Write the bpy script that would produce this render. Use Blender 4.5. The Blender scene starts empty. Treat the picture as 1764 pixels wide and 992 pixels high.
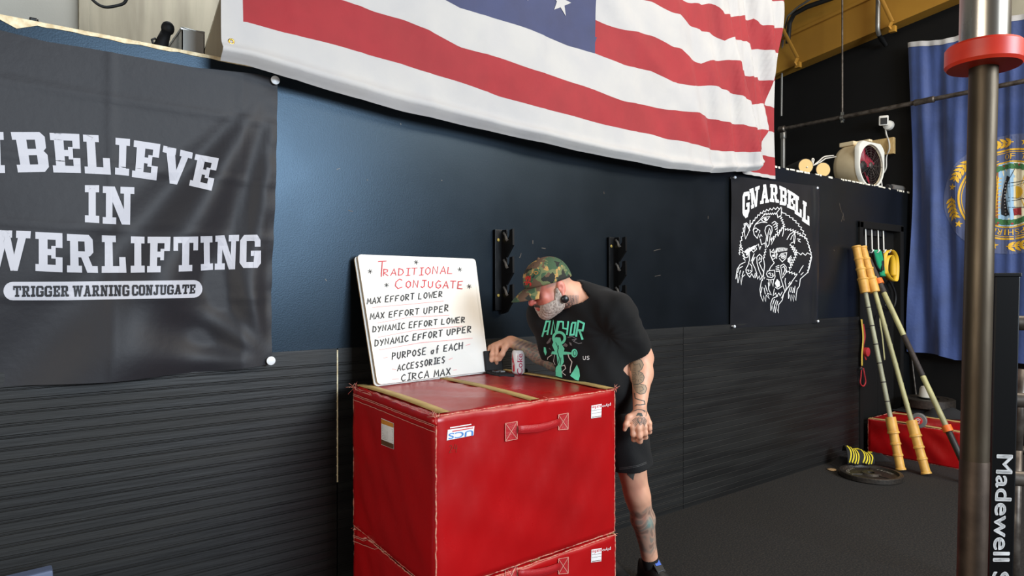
import bpy, bmesh, math, random
import numpy as np
from mathutils import Vector, Matrix
from mathutils.bvhtree import BVHTree

random.seed(7)
np.random.seed(7)
SC = bpy.context.scene
COL = SC.collection

# ------------------------------------------------------------------ camera
FPX = 1150.0                       # focal length in pixels of the 1764 x 992 frame
CU, CV = 882.0, 490.0              # vanishing centre of the photograph
CAM = Vector((0.0, 0.0, 1.51))
YAW = math.radians(37.41)
FWD = Vector((math.sin(YAW), math.cos(YAW), 0.0))
RGT = Vector((math.cos(YAW), -math.sin(YAW), 0.0))
cd = bpy.data.cameras.new('camera')
cd.sensor_width = 36.0
cd.lens = FPX / 1764.0 * 36.0
cd.shift_y = -6.0 / 1764.0
cd.clip_start = 0.05
co_ = bpy.data.objects.new('camera', cd)
COL.objects.link(co_)
co_.location = CAM
co_.rotation_euler = (math.pi / 2, 0.0, -YAW)
SC.camera = co_

# ------------------------------------------------------------------ light and exposure
SC.view_settings.view_transform = 'Standard'
SC.view_settings.look = 'None'
SC.view_settings.gamma = 1.0
SC.view_settings.use_curve_mapping = False
SC.view_settings.exposure = 0.0
w = bpy.data.worlds.new('world')
SC.world = w
w.use_nodes = True
w.node_tree.nodes['Background'].inputs[0].default_value = (1.0, 0.97, 0.93, 1)
w.node_tree.nodes['Background'].inputs[1].default_value = 0.17


def area(name, loc, target, sx, sy, power, col):
    l = bpy.data.lights.new(name, 'AREA')
    l.shape = 'RECTANGLE'
    l.size, l.size_y = sx, sy
    l.energy = power
    l.color = col
    o = bpy.data.objects.new(name, l)
    COL.objects.link(o)
    o.location = loc
    o.rotation_euler = (Vector(target) - Vector(loc)).to_track_quat('-Z', 'Y').to_euler()
    return o


area('daylight_window', (2.8, -6.6, 3.5), (1.6, 2.9, 1.7), 3.6, 2.6, 980, (0.76, 0.88, 1.0))
area('ceiling_light_front', (6.0, -2.8, 5.0), (3.0, 2.4, 0.8), 3.0, 1.4, 240, (1.0, 0.90, 0.76))
area('left_fill', (-4.6, 0.0, 2.1), (1.2, 2.3, 0.9), 3.0, 2.6, 170, (1.0, 0.92, 0.80))  # unseen fill added at the left to brighten the red box's dark side
area('ceiling_light_bay', (4.4, 0.4, 5.2), (4.4, 0.6, 0.0), 2.4, 1.2, 110, (1.0, 0.88, 0.72))
area('loft_fill', (1.2, 4.4, 4.9), (0.8, 5.4, 3.0), 1.6, 0.5, 56, (0.96, 0.98, 1.0))  # unseen lamp added above the loft to light the pale far wall


# ------------------------------------------------------------------ pixel geometry
def ray(u, v):
    return FWD * FPX + RGT * (u - CU) + Vector((0, 0, CV - v))


def onY(u, v, Y):
    r = ray(u, v)
    return CAM + r * (Y / r.y)


def onX(u, v, X):
    r = ray(u, v)
    return CAM + r * (X / r.x)


def onZ(u, v, Z):
    r = ray(u, v)
    return CAM + r * ((Z - CAM.z) / r.z)


def atD(u, v, d):
    return CAM + ray(u, v) * (d / FPX)


def px(p):
    q = Vector(p) - CAM
    d = q.dot(FWD)
    return CU + q.dot(RGT) / d * FPX, CV - q.z / d * FPX


# ------------------------------------------------------------------ materials
def lin(c):
    out = []
    for x in c[:3]:
        x = x / 255.0
        out.append(x / 12.92 if x <= 0.04045 else ((x + 0.055) / 1.055) ** 2.4)
    return (*out, 1.0)


MATS = {}


def mat(name, c, rough=0.6, metal=0.0, c2=None, scale=8.0, mix=(0.35, 0.65), bump=0.0, bscale=80.0, stretch=None,
        sheen=0.0, spec=0.5, attr=None, coat=0.0, trans=0.0, r2=None):
    if name in MATS:
        return MATS[name]
    m = bpy.data.materials.new(name)
    m.use_nodes = True
    nt = m.node_tree
    b = nt.nodes['Principled BSDF']
    b.inputs['Roughness'].default_value = rough
    b.inputs['Metallic'].default_value = metal
    b.inputs['Specular IOR Level'].default_value = spec
    if sheen:
        b.inputs['Sheen Weight'].default_value = sheen
    if coat:
        b.inputs['Coat Weight'].default_value = coat
        b.inputs['Coat Roughness'].default_value = 0.2
    b.inputs['Base Color'].default_value = lin(c)
    tc = nt.nodes.new('ShaderNodeTexCoord')
    mp = nt.nodes.new('ShaderNodeMapping')
    nt.links.new(tc.outputs['Object'], mp.inputs[0])
    if stretch:
        mp.inputs['Scale'].default_value = stretch
    if attr:
        at = nt.nodes.new('ShaderNodeAttribute')
        at.attribute_name = attr
        nt.links.new(at.outputs['Color'], b.inputs['Base Color'])
    if c2 is not None:
        n = nt.nodes.new('ShaderNodeTexNoise')
        n.inputs['Scale'].default_value = scale
        n.inputs['Detail'].default_value = 6
        nt.links.new(mp.outputs[0], n.inputs['Vector'])
        r = nt.nodes.new('ShaderNodeValToRGB')
        r.color_ramp.elements[0].position = mix[0]
        r.color_ramp.elements[1].position = mix[1]
        r.color_ramp.elements[0].color = lin(c)
        r.color_ramp.elements[1].color = lin(c2)
        nt.links.new(n.outputs['Fac'], r.inputs[0])
        nt.links.new(r.outputs[0], b.inputs['Base Color'])
        if r2 is not None:
            mr = nt.nodes.new('ShaderNodeMapRange')
            mr.inputs['From Min'].default_value = mix[0]
            mr.inputs['From Max'].default_value = mix[1]
            mr.inputs['To Min'].default_value = rough
            mr.inputs['To Max'].default_value = r2
            nt.links.new(n.outputs['Fac'], mr.inputs[0])
            nt.links.new(mr.outputs[0], b.inputs['Roughness'])
    if bump:
        n2 = nt.nodes.new('ShaderNodeTexNoise')
        n2.inputs['Scale'].default_value = bscale
        n2.inputs['Detail'].default_value = 4
        nt.links.new(mp.outputs[0], n2.inputs['Vector'])
        bp = nt.nodes.new('ShaderNodeBump')
        bp.inputs['Strength'].default_value = bump
        bp.inputs['Distance'].default_value = 0.01
        nt.links.new(n2.outputs['Fac'], bp.inputs['Height'])
        nt.links.new(bp.outputs[0], b.inputs['Normal'])
    MATS[name] = m
    return m


def camo():
    m = mat('camo_cloth', (104, 112, 70), 0.85, bump=0.3, bscale=500)
    nt = m.node_tree
    b = nt.nodes['Principled BSDF']
    mp = [n for n in nt.nodes if n.type == 'MAPPING'][0]
    prev = None
    layers = [((178, 138, 80), 17, 0.54, 3.1), ((58, 84, 58), 15, 0.50, 11.7), ((98, 72, 54), 18, 0.54, 23.9),
              ((34, 36, 30), 20, 0.59, 37.3)]
    cur = None
    for c, s, th, off in layers:
        n = nt.nodes.new('ShaderNodeTexNoise')
        n.noise_dimensions = '4D'
        n.inputs['W'].default_value = off
        n.inputs['Scale'].default_value = s
        n.inputs['Detail'].default_value = 2.5
        n.inputs['Distortion'].default_value = 0.6
        nt.links.new(mp.outputs[0], n.inputs['Vector'])
        r = nt.nodes.new('ShaderNodeValToRGB')
        r.color_ramp.interpolation = 'CONSTANT'
        r.color_ramp.elements[0].color = (0, 0, 0, 1)
        r.color_ramp.elements[1].color = (1, 1, 1, 1)
        r.color_ramp.elements[1].position = th
        nt.links.new(n.outputs['Fac'], r.inputs[0])
        mx = nt.nodes.new('ShaderNodeMix')
        mx.data_type = 'RGBA'
        nt.links.new(r.outputs[0], mx.inputs[0])
        if cur is None:
            mx.inputs[6].default_value = lin((104, 112, 74))
        else:
            nt.links.new(cur, mx.inputs[6])
        mx.inputs[7].default_value = lin(c)
        cur = mx.outputs[2]
    nt.links.new(cur, b.inputs['Base Color'])
    return m


def M_(n):
    return MATS[n]


mat('wall_paint', (12, 13, 14), 0.32, c2=(15, 16, 18), scale=3.0, bump=0.035, bscale=160, r2=0.36)
MATS['wall_paint'].node_tree.nodes['Principled BSDF'].inputs['Specular Tint'].default_value = (0.50, 0.74, 1.0, 1)
mat('panel_paint', (14, 14, 14), 0.50, c2=(20, 20, 19), scale=3.2, mix=(0.42, 0.62), bump=0.10, bscale=16, stretch=(0.35, 1, 5), r2=0.6)
mat('black_wall', (8, 7, 7), 0.75, c2=(11, 10, 9), scale=2, bump=0.03, bscale=120, spec=0.25)
mat('raw_board', (244, 230, 196), 0.9, c2=(206, 184, 144), scale=40)
mat('chip_white', (225, 220, 205), 0.9)
mat('pale_wall', (178, 178, 170), 0.7, c2=(166, 166, 158), scale=1.2, bump=0.05)
mat('panel_sheet', (178, 172, 152), 0.5, c2=(150, 144, 126), scale=2.5, stretch=(4, 1, 0.5), bump=0.05)
mat('yellow_beam', (178, 128, 36), 0.7, c2=(160, 112, 30), scale=1.5)
mat('dark_roof', (40, 30, 24), 0.9)
mat('rubber_floor', (11, 9, 8), 0.92, c2=(42, 37, 32), scale=95, mix=(0.44, 0.66), bump=0.25, bscale=120)
mat('pipe_grey', (112, 104, 96), 0.45, 0.6, c2=(70, 62, 56), scale=20)
mat('conduit', (128, 126, 122), 0.4, 0.7)
mat('cable_black', (18, 18, 18), 0.6)
mat('cable_white', (215, 210, 200), 0.6)
mat('flag_red', (152, 20, 32), 0.75, c2=(142, 17, 28), scale=6, bump=0.45, bscale=9, sheen=0.2)
mat('flag_white', (186, 183, 180), 0.75, c2=(178, 176, 176), scale=5, bump=0.40, bscale=9, sheen=0.2)
mat('flag_blue', (44, 54, 96), 0.7, c2=(40, 48, 86), scale=6, bump=0.25, bscale=14, sheen=0.2)
mat('brass', (190, 150, 70), 0.3, 1.0)
mat('banner_cloth', (17, 17, 25), 0.6, c2=(21, 21, 28), scale=5, bump=0.12, bscale=30, sheen=0.15)
mat('banner_ink', (190, 190, 198), 0.6)
mat('tack_white', (225, 228, 232), 0.3)
mat('poster_vinyl', (24, 24, 26), 0.35, c2=(30, 30, 32), scale=6)
mat('poster_ink', (236, 236, 236), 0.5)
mat('state_blue', (50, 72, 128), 0.65, c2=(44, 64, 114), scale=5, bump=0.2, bscale=40, sheen=0.3)
mat('seal_ground', (86, 96, 132), 0.8)
mat('gold', (226, 176, 42), 0.6)
mat('cream', (232, 222, 190), 0.8)
mat('seal_sky', (150, 186, 214), 0.8)
mat('seal_brown', (150, 96, 58), 0.8)
mat('seal_dark', (26, 26, 32), 0.8)
mat('seal_green', (60, 112, 66), 0.8)
mat('seal_red', (160, 48, 50), 0.8)
mat('red_vinyl', (172, 10, 15), 0.27, c2=(154, 8, 12), scale=2.6, mix=(0.35, 0.7), bump=0.10, bscale=14, r2=0.36)
mat('red_strap', (172, 28, 34), 0.4, bump=0.2, bscale=200)
mat('tan_edge', (206, 150, 128), 0.9, c2=(190, 70, 66), scale=90, mix=(0.42, 0.6))
mat('tan_tape', (196, 170, 108), 0.7, c2=(180, 150, 92), scale=20)
mat('stitch', (206, 140, 126), 0.9)
mat('sticker_white', (226, 224, 224), 0.5)
mat('sticker_blue', (70, 128, 196), 0.5)
mat('sticker_red', (206, 60, 66), 0.5)
mat('sticker_orange', (196, 128, 50), 0.5)
mat('sticker_brown', (92, 62, 40), 0.5)
mat('print_grey', (150, 146, 140), 0.6)
mat('board_white', (226, 224, 218), 0.3)
mat('board_edge', (196, 170, 130), 0.8, c2=(150, 120, 86), scale=60)
mat('marker_black', (44, 46, 50), 0.6)
mat('marker_red', (204, 62, 72), 0.6)
mat('marker_pink', (232, 150, 150), 0.6)
mat('black_metal', (17, 17, 18), 0.35, 0.3)
mat('bright_metal', (176, 176, 172), 0.3, 0.9)
mat('bolt_brass', (196, 170, 90), 0.35, 0.7)
mat('black_plastic', (14, 14, 15), 0.65, spec=0.25)
mat('grey_plastic', (104, 102, 100), 0.55)
mat('can_silver', (222, 222, 224), 0.28, 0.0)
mat('can_red', (196, 30, 52), 0.3)
mat('can_berry', (168, 30, 78), 0.3)
mat('shirt_black', (15, 15, 16), 0.9, bump=0.1, bscale=500, sheen=0.04, spec=0.3)
mat('shorts_black', (15, 15, 16), 0.85, bump=0.2, bscale=500)
mat('shirt_teal', (112, 236, 198), 0.8)
mat('shirt_grey', (112, 110, 112), 0.8)
mat('shirt_white', (216, 214, 212), 0.8)
mat('skin', (205, 150, 122), 0.5, attr='Col', bump=0.03, bscale=300)
MATS['skin'].node_tree.nodes['Principled BSDF'].inputs['Subsurface Weight'].default_value = 0.08
MATS['skin'].node_tree.nodes['Principled BSDF'].inputs['Subsurface Radius'].default_value = (0.012, 0.005, 0.003)
mat('beard_hair', (206, 190, 178), 0.9, c2=(136, 118, 108), scale=110, mix=(0.45, 0.70), bump=0.8, bscale=420)
mat('brow_hair', (62, 50, 46), 0.9)
mat('tattoo_ink', (78, 82, 78), 0.6)
mat('tattoo_teal', (158, 134, 110), 0.55)
mat('nail', (222, 176, 154), 0.35)
mat('cap_red', (200, 40, 38), 0.8)
mat('plug_black', (24, 25, 26), 0.35)
mat('sock_black', (13, 13, 14), 0.9)
mat('shoe_black', (16, 17, 18), 0.6)
mat('shoe_grey', (60, 62, 66), 0.6)
mat('shoe_blue', (46, 92, 190), 0.5)
mat('steel_bar', (98, 88, 74), 0.42, 0.9, c2=(66, 56, 45), scale=16, stretch=(1, 1, 0.25), bump=0.03, bscale=90, r2=0.55)
mat('steel_sleeve', (176, 170, 162), 0.25, 1.0, c2=(140, 128, 112), scale=14, stretch=(1, 1, 0.2), r2=0.35)
mat('steel_dark', (78, 65, 55), 0.55, 0.8, c2=(58, 47, 39), scale=30, bump=0.05, bscale=900)
mat('collar_red', (220, 62, 34), 0.42, c2=(204, 48, 30), scale=30)
mat('rack_black', (7, 7, 8), 0.35, spec=0.3)
mat('rack_white', (226, 226, 226), 0.5)
mat('bamboo', (186, 180, 128), 0.5, c2=(150, 146, 108), scale=12, stretch=(1, 1, 0.3))
mat('bamboo_pale', (168, 168, 140), 0.5, c2=(134, 132, 110), scale=12, stretch=(1, 1, 0.3))
mat('bamboo_root', (222, 172, 84), 0.5, c2=(202, 148, 66), scale=14)
mat('wrap_brown', (58, 48, 44), 0.7, c2=(40, 34, 32), scale=60)
mat('wrap_black', (30, 29, 29), 0.5)
mat('orange_ring', (222, 110, 34), 0.5)
mat('iron_plate', (44, 40, 37), 0.45, 0.4, c2=(62, 56, 50), scale=60, bump=0.2, bscale=160)
mat('iron_letter', (170, 164, 154), 0.5, 0.3)
mat('cloth_black', (27, 27, 29), 0.9, bump=0.2, bscale=60)
mat('knit_yellow', (216, 196, 40), 0.8)
mat('band_yellow', (226, 180, 40), 0.5)
mat('band_green', (40, 160, 110), 0.5)
mat('strap_red', (176, 40, 46), 0.6)
mat('strap_yellow', (206, 176, 70), 0.6)
mat('fan_shell', (226, 208, 172), 0.55, c2=(212, 192, 152), scale=6)
mat('fan_face', (226, 224, 214), 0.5)
mat('fan_blade', (170, 40, 62), 0.45)
mat('fan_dark', (22, 20, 20), 0.6)
mat('wire_grey', (96, 88, 84), 0.5, 0.5)
mat('roll_tan', (214, 178, 118), 0.8)
mat('roll_black', (17, 17, 18), 0.8)
mat('wood_block', (212, 180, 124), 0.7, c2=(190, 156, 100), scale=20, stretch=(1, 6, 1))
mat('cam_white', (232, 230, 224), 0.4)
mat('bin_clear', (150, 150, 146), 0.4, 0.2)
mat('blue_pad', (84, 96, 124), 0.6)
mat('cone_white', (190, 184, 172), 0.7)
camo()

# ------------------------------------------------------------------ objects
WPOS = {}


def tag(o, label, cat, group=None, kind=None):
    if label:
        o['label'] = label
    if cat:
        o['category'] = cat
    if group:
        o['group'] = group
    if kind:
        o['kind'] = kind
    return o


def thing(name, label, cat, loc, group=None):
    o = bpy.data.objects.new(name, None)
    o.empty_display_size = 0.05
    COL.objects.link(o)
    o.location = loc
    WPOS[o.name] = Vector(loc)
    return tag(o, label, cat, group)


def attach(o, parent):
    if parent is not None:
        o.parent = parent
        o.matrix_parent_inverse = Matrix.Translation(-WPOS.get(parent.name, Vector((0, 0, 0))))


def link_mesh(name, me, m, parent=None, smooth=False):
    o = bpy.data.objects.new(name, me)
    COL.objects.link(o)
    if m is not None:
        for k in (m if isinstance(m, (list, tuple)) else [m]):
            me.materials.append(MATS[k] if isinstance(k, str) else k)
    if smooth:
        me.polygons.foreach_set('use_smooth', [True] * len(me.polygons))
    attach(o, parent)
    return o


def obj(name, bm, m, parent=None, smooth=False, auto=None):
    me = bpy.data.meshes.new(name)
    bm.normal_update()
    if auto is not None:
        for e in bm.edges:
            if len(e.link_faces) == 2 and e.calc_face_angle(0) > auto:
                e.smooth = False
        smooth = True
    bm.to_mesh(me)
    bm.free()
    return link_mesh(name, me, m, parent, smooth)


def struct(name, bm, m, parent=None, label=None, **k):
    o = obj(name, bm, m, parent, **k)
    if parent is None:
        o['kind'] = 'structure'
        if label:
            o['label'] = label
    return o


def B():
    return bmesh.new()


def box(bm, lo, hi, bev=0.0, mi=0):
    lo, hi = Vector(lo), Vector(hi)
    c = [(lo.x, lo.y, lo.z), (hi.x, lo.y, lo.z), (hi.x, hi.y, lo.z), (lo.x, hi.y, lo.z),
         (lo.x, lo.y, hi.z), (hi.x, lo.y, hi.z), (hi.x, hi.y, hi.z), (lo.x, hi.y, hi.z)]
    return hexa(bm, c, bev, mi)


def hexa(bm, c, bev=0.0, mi=0):
    v = [bm.verts.new(p) for p in c]
    fs = []
    for q in ((0, 3, 2, 1), (4, 5, 6, 7), (0, 1, 5, 4), (1, 2, 6, 5), (2, 3, 7, 6), (3, 0, 4, 7)):
        f = bm.faces.new([v[i] for i in q])
        f.material_index = mi
        fs.append(f)
    if bev:
        es = list({e for f in fs for e in f.edges})
        bmesh.ops.bevel(bm, geom=es, offset=bev, segments=2, affect='EDGES', profile=0.6)
    return v


def obox(bm, c, ax, ay, az, hx, hy, hz, bev=0.0, mi=0):
    """box with its own axes"""
    c, ax, ay, az = Vector(c), Vector(ax).normalized(), Vector(ay).normalized(), Vector(az).normalized()
    P = []
    for sz in (-1, 1):
        for sx, sy in ((-1, -1), (1, -1), (1, 1), (-1, 1)):
            P.append(c + ax * hx * sx + ay * hy * sy + az * hz * sz)
    return hexa(bm, P, bev, mi)


def frame_of(d):
    d = Vector(d).normalized()
    a = Vector((0, 0, 1)) if abs(d.z) < 0.9 else Vector((1, 0, 0))
    x = a.cross(d).normalized()
    return x, d.cross(x).normalized(), d


def tube(bm, pts, r, seg=10, cap=True, closed=False, mi=0, flat=None):
    """tube along a path; r is a number or one number per point; flat=(w,h) makes a strap"""
    pts = [Vector(p) for p in pts]
    n = len(pts)
    rs = [r] * n if not isinstance(r, (list, tuple)) else list(r)
    rings = []
    px_ = None
    for i in range(n):
        if closed:
            d = pts[(i + 1) % n] - pts[i - 1]
        else:
            d = pts[min(i + 1, n - 1)] - pts[max(i - 1, 0)]
        if d.length < 1e-9:
            d = Vector((0, 0, 1))
        d.normalize()
        if px_ is None:
            x, y, _ = frame_of(d)
        else:
            x = (px_ - d * px_.dot(d))
            if x.length < 1e-6:
                x, y, _ = frame_of(d)
            x.normalize()
            y = d.cross(x)
        px_ = x
        ring = []
        for k in range(seg):
            a = 2 * math.pi * k / seg
            if flat:
                ring.append(bm.verts.new(pts[i] + x * math.cos(a) * flat[0] + y * math.sin(a) * flat[1]))
            else:
                ring.append(bm.verts.new(pts[i] + (x * math.cos(a) + y * math.sin(a)) * rs[i]))
        rings.append(ring)
    m = n if closed else n - 1
    for i in range(m):
        a, b = rings[i], rings[(i + 1) % n]
        for k in range(seg):
            f = bm.faces.new((a[k], a[(k + 1) % seg], b[(k + 1) % seg], b[k]))
            f.material_index = mi
    if cap and not closed:
        bm.faces.new(rings[0][::-1]).material_index = mi
        bm.faces.new(rings[-1]).material_index = mi
    return rings


def lathe(bm, base, axis, prof, seg=32, mi=0, cap=True):
    """prof: (distance along axis, radius)"""
    x, y, d = frame_of(axis)
    base = Vector(base)
    rings = []
    for t, r in prof:
        rings.append([bm.verts.new(base + d * t + (x * math.cos(2 * math.pi * k / seg) + y * math.sin(2 * math.pi * k / seg)) * max(r, 1e-4))
                      for k in range(seg)])
    for a, b in zip(rings, rings[1:]):
        for k in range(seg):
            bm.faces.new((a[k], a[(k + 1) % seg], b[(k + 1) % seg], b[k])).material_index = mi
    if cap:
        bm.faces.new(rings[0][::-1]).material_index = mi
        bm.faces.new(rings[-1]).material_index = mi
    return rings


def prism(bm, poly, z0, mapf, z1, mi=0):
    """extrude a 2D polygon: mapf(x, y, z) -> Vector"""
    a = [bm.verts.new(mapf(x, y, z0)) for x, y in poly]
    b = [bm.verts.new(mapf(x, y, z1)) for x, y in poly]
    n = len(poly)
    for i in range(n):
        bm.faces.new((a[i], a[(i + 1) % n], b[(i + 1) % n], b[i])).material_index = mi
    f1 = bm.faces.new(a[::-1])
    f2 = bm.faces.new(b)
    f1.material_index = f2.material_index = mi
    bmesh.ops.triangulate(bm, faces=[f1, f2])


def grid(bm, P, mi=None, closed_u=False):
    """P[i][j] points -> quads; mi(i, j) -> material index"""
    V = [[bm.verts.new(p) for p in row] for row in P]
    for i in range(len(V) - 1):
        n = len(V[i])
        for j in range(n if closed_u else n - 1):
            f = bm.faces.new((V[i][j], V[i][(j + 1) % n], V[i + 1][(j + 1) % n], V[i + 1][j]))
            if mi:
                f.material_index = mi(i, j)
    return V


def solid(o, t, offset=-1.0):
    md = o.modifiers.new('thickness', 'SOLIDIFY')
    md.thickness = t
    md.offset = offset
    return o


def sm(a, b, x):
    t = min(max((x - a) / (b - a), 0.0), 1.0)
    return t * t * (3 - 2 * t)


# ------------------------------------------------------------------ lettering and line work laid on surfaces
def ribbon(pts, w):
    """polyline -> list of quads in the plane"""
    pts = [Vector((p[0], p[1])) for p in pts]
    out, n = [], len(pts)
    if n < 2:
        return out
    offs = []
    for i in range(n):
        a = pts[i] - pts[i - 1] if i > 0 else pts[1] - pts[0]
        b = pts[i + 1] - pts[i] if i < n - 1 else pts[-1] - pts[-2]
        if a.length < 1e-9:
            a = b
        if b.length < 1e-9:
            b = a
        na = Vector((-a.y, a.x)).normalized()
        nb = Vector((-b.y, b.x)).normalized()
        m = na + nb
        if m.length < 0.3:
            m = na
        m.normalize()
        k = 1.0 / max(0.55, m.dot(na))
        offs.append(m * (w * 0.5 * k))
    for i in range(n - 1):
        out.append([tuple(pts[i] + offs[i]), tuple(pts[i + 1] + offs[i + 1]), tuple(pts[i + 1] - offs[i + 1]), tuple(pts[i] - offs[i])])
    return out


def circ(cx, cy, r, n=20, ry=None):
    ry = r if ry is None else ry
    return [(cx + r * math.cos(2 * math.pi * k / n), cy + ry * math.sin(2 * math.pi * k / n)) for k in range(n)]


def decal(name, polys, mapf, m, parent=None, step=None):
    bm = B()
    for p in polys:
        vs = [bm.verts.new((x, y, 0)) for x, y in p]
        try:
            bm.faces.new(vs)
        except ValueError:
            pass
    bmesh.ops.triangulate(bm, faces=bm.faces[:])
    if step:
        xs = [v.co.x for v in bm.verts]
        ys = [v.co.y for v in bm.verts]
        for k, (lo, hi) in enumerate(((min(xs), max(xs)), (min(ys), max(ys)))):
            t = lo + step
            while t < hi:
                no = (1, 0, 0) if k == 0 else (0, 1, 0)
                cop = (t, 0, 0) if k == 0 else (0, t, 0)
                bmesh.ops.bisect_plane(bm, geom=bm.verts[:] + bm.edges[:] + bm.faces[:], plane_co=cop, plane_no=no)
                t += step
    dead = []
    for v in bm.verts:
        p = mapf(v.co.x, v.co.y)
        if p is None:
            dead.append(v)
        else:
            v.co = p
    if dead:
        bmesh.ops.delete(bm, geom=dead, context='VERTS')
    # faces look towards the room
    bm.normal_update()
    for f in bm.faces:
        if f.normal.dot(CAM - f.calc_center_median()) < 0:
            f.normal_flip()
    return obj(name, bm, m, parent)


def bvh_of(o):
    me = o.data
    return BVHTree.FromPolygons([v.co.copy() for v in me.vertices], [tuple(p.vertices) for p in me.polygons])


def on_surf(bvh, off=0.0015):
    def f(u, v):
        d = ray(u, v).normalized()
        h = bvh.ray_cast(CAM, d)
        if h[0] is None:
            return None
        n = h[1]
        if n.dot(d) > 0:
            n = -n
        return h[0] + n * off
    return f


def text_polys(s, bold=0.0):
    c = bpy.data.curves.new('t', 'FONT')
    c.body = s
    c.offset = bold
    c.size = 1.0
    c.resolution_u = 4
    o = bpy.data.objects.new('t', c)
    COL.objects.link(o)
    dg = bpy.context.evaluated_depsgraph_get()
    dg.update()
    me = bpy.data.meshes.new_from_object(o.evaluated_get(dg))
    out = [[(me.vertices[i].co.x, me.vertices[i].co.y) for i in p.vertices] for p in me.polygons]
    bpy.data.objects.remove(o)
    bpy.data.curves.remove(c)
    bpy.data.meshes.remove(me)
    xs = [x for p in out for x, y in p]
    ys = [y for p in out for x, y in p]
    x0, x1, y0, y1 = min(xs), max(xs), min(ys), max(ys)
    return [[((x - x0) / (x1 - x0), (y - y0) / (y1 - y0)) for x, y in p] for p in out]


def quad(polys, TL, TR, BR, BL):
    def q(x, y):
        return ((TL[0] * (1 - x) + TR[0] * x) * y + (BL[0] * (1 - x) + BR[0] * x) * (1 - y),
                (TL[1] * (1 - x) + TR[1] * x) * y + (BL[1] * (1 - x) + BR[1] * x) * (1 - y))
    return [[q(x, y) for x, y in p] for p in polys]


def zoomed(scale, ox, oy):
    return lambda p: (ox + p[0] / scale, oy + p[1] / scale)


def R_(a, b, c, d):
    return [(a, b), (c, b), (c, d), (a, d)]


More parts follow.
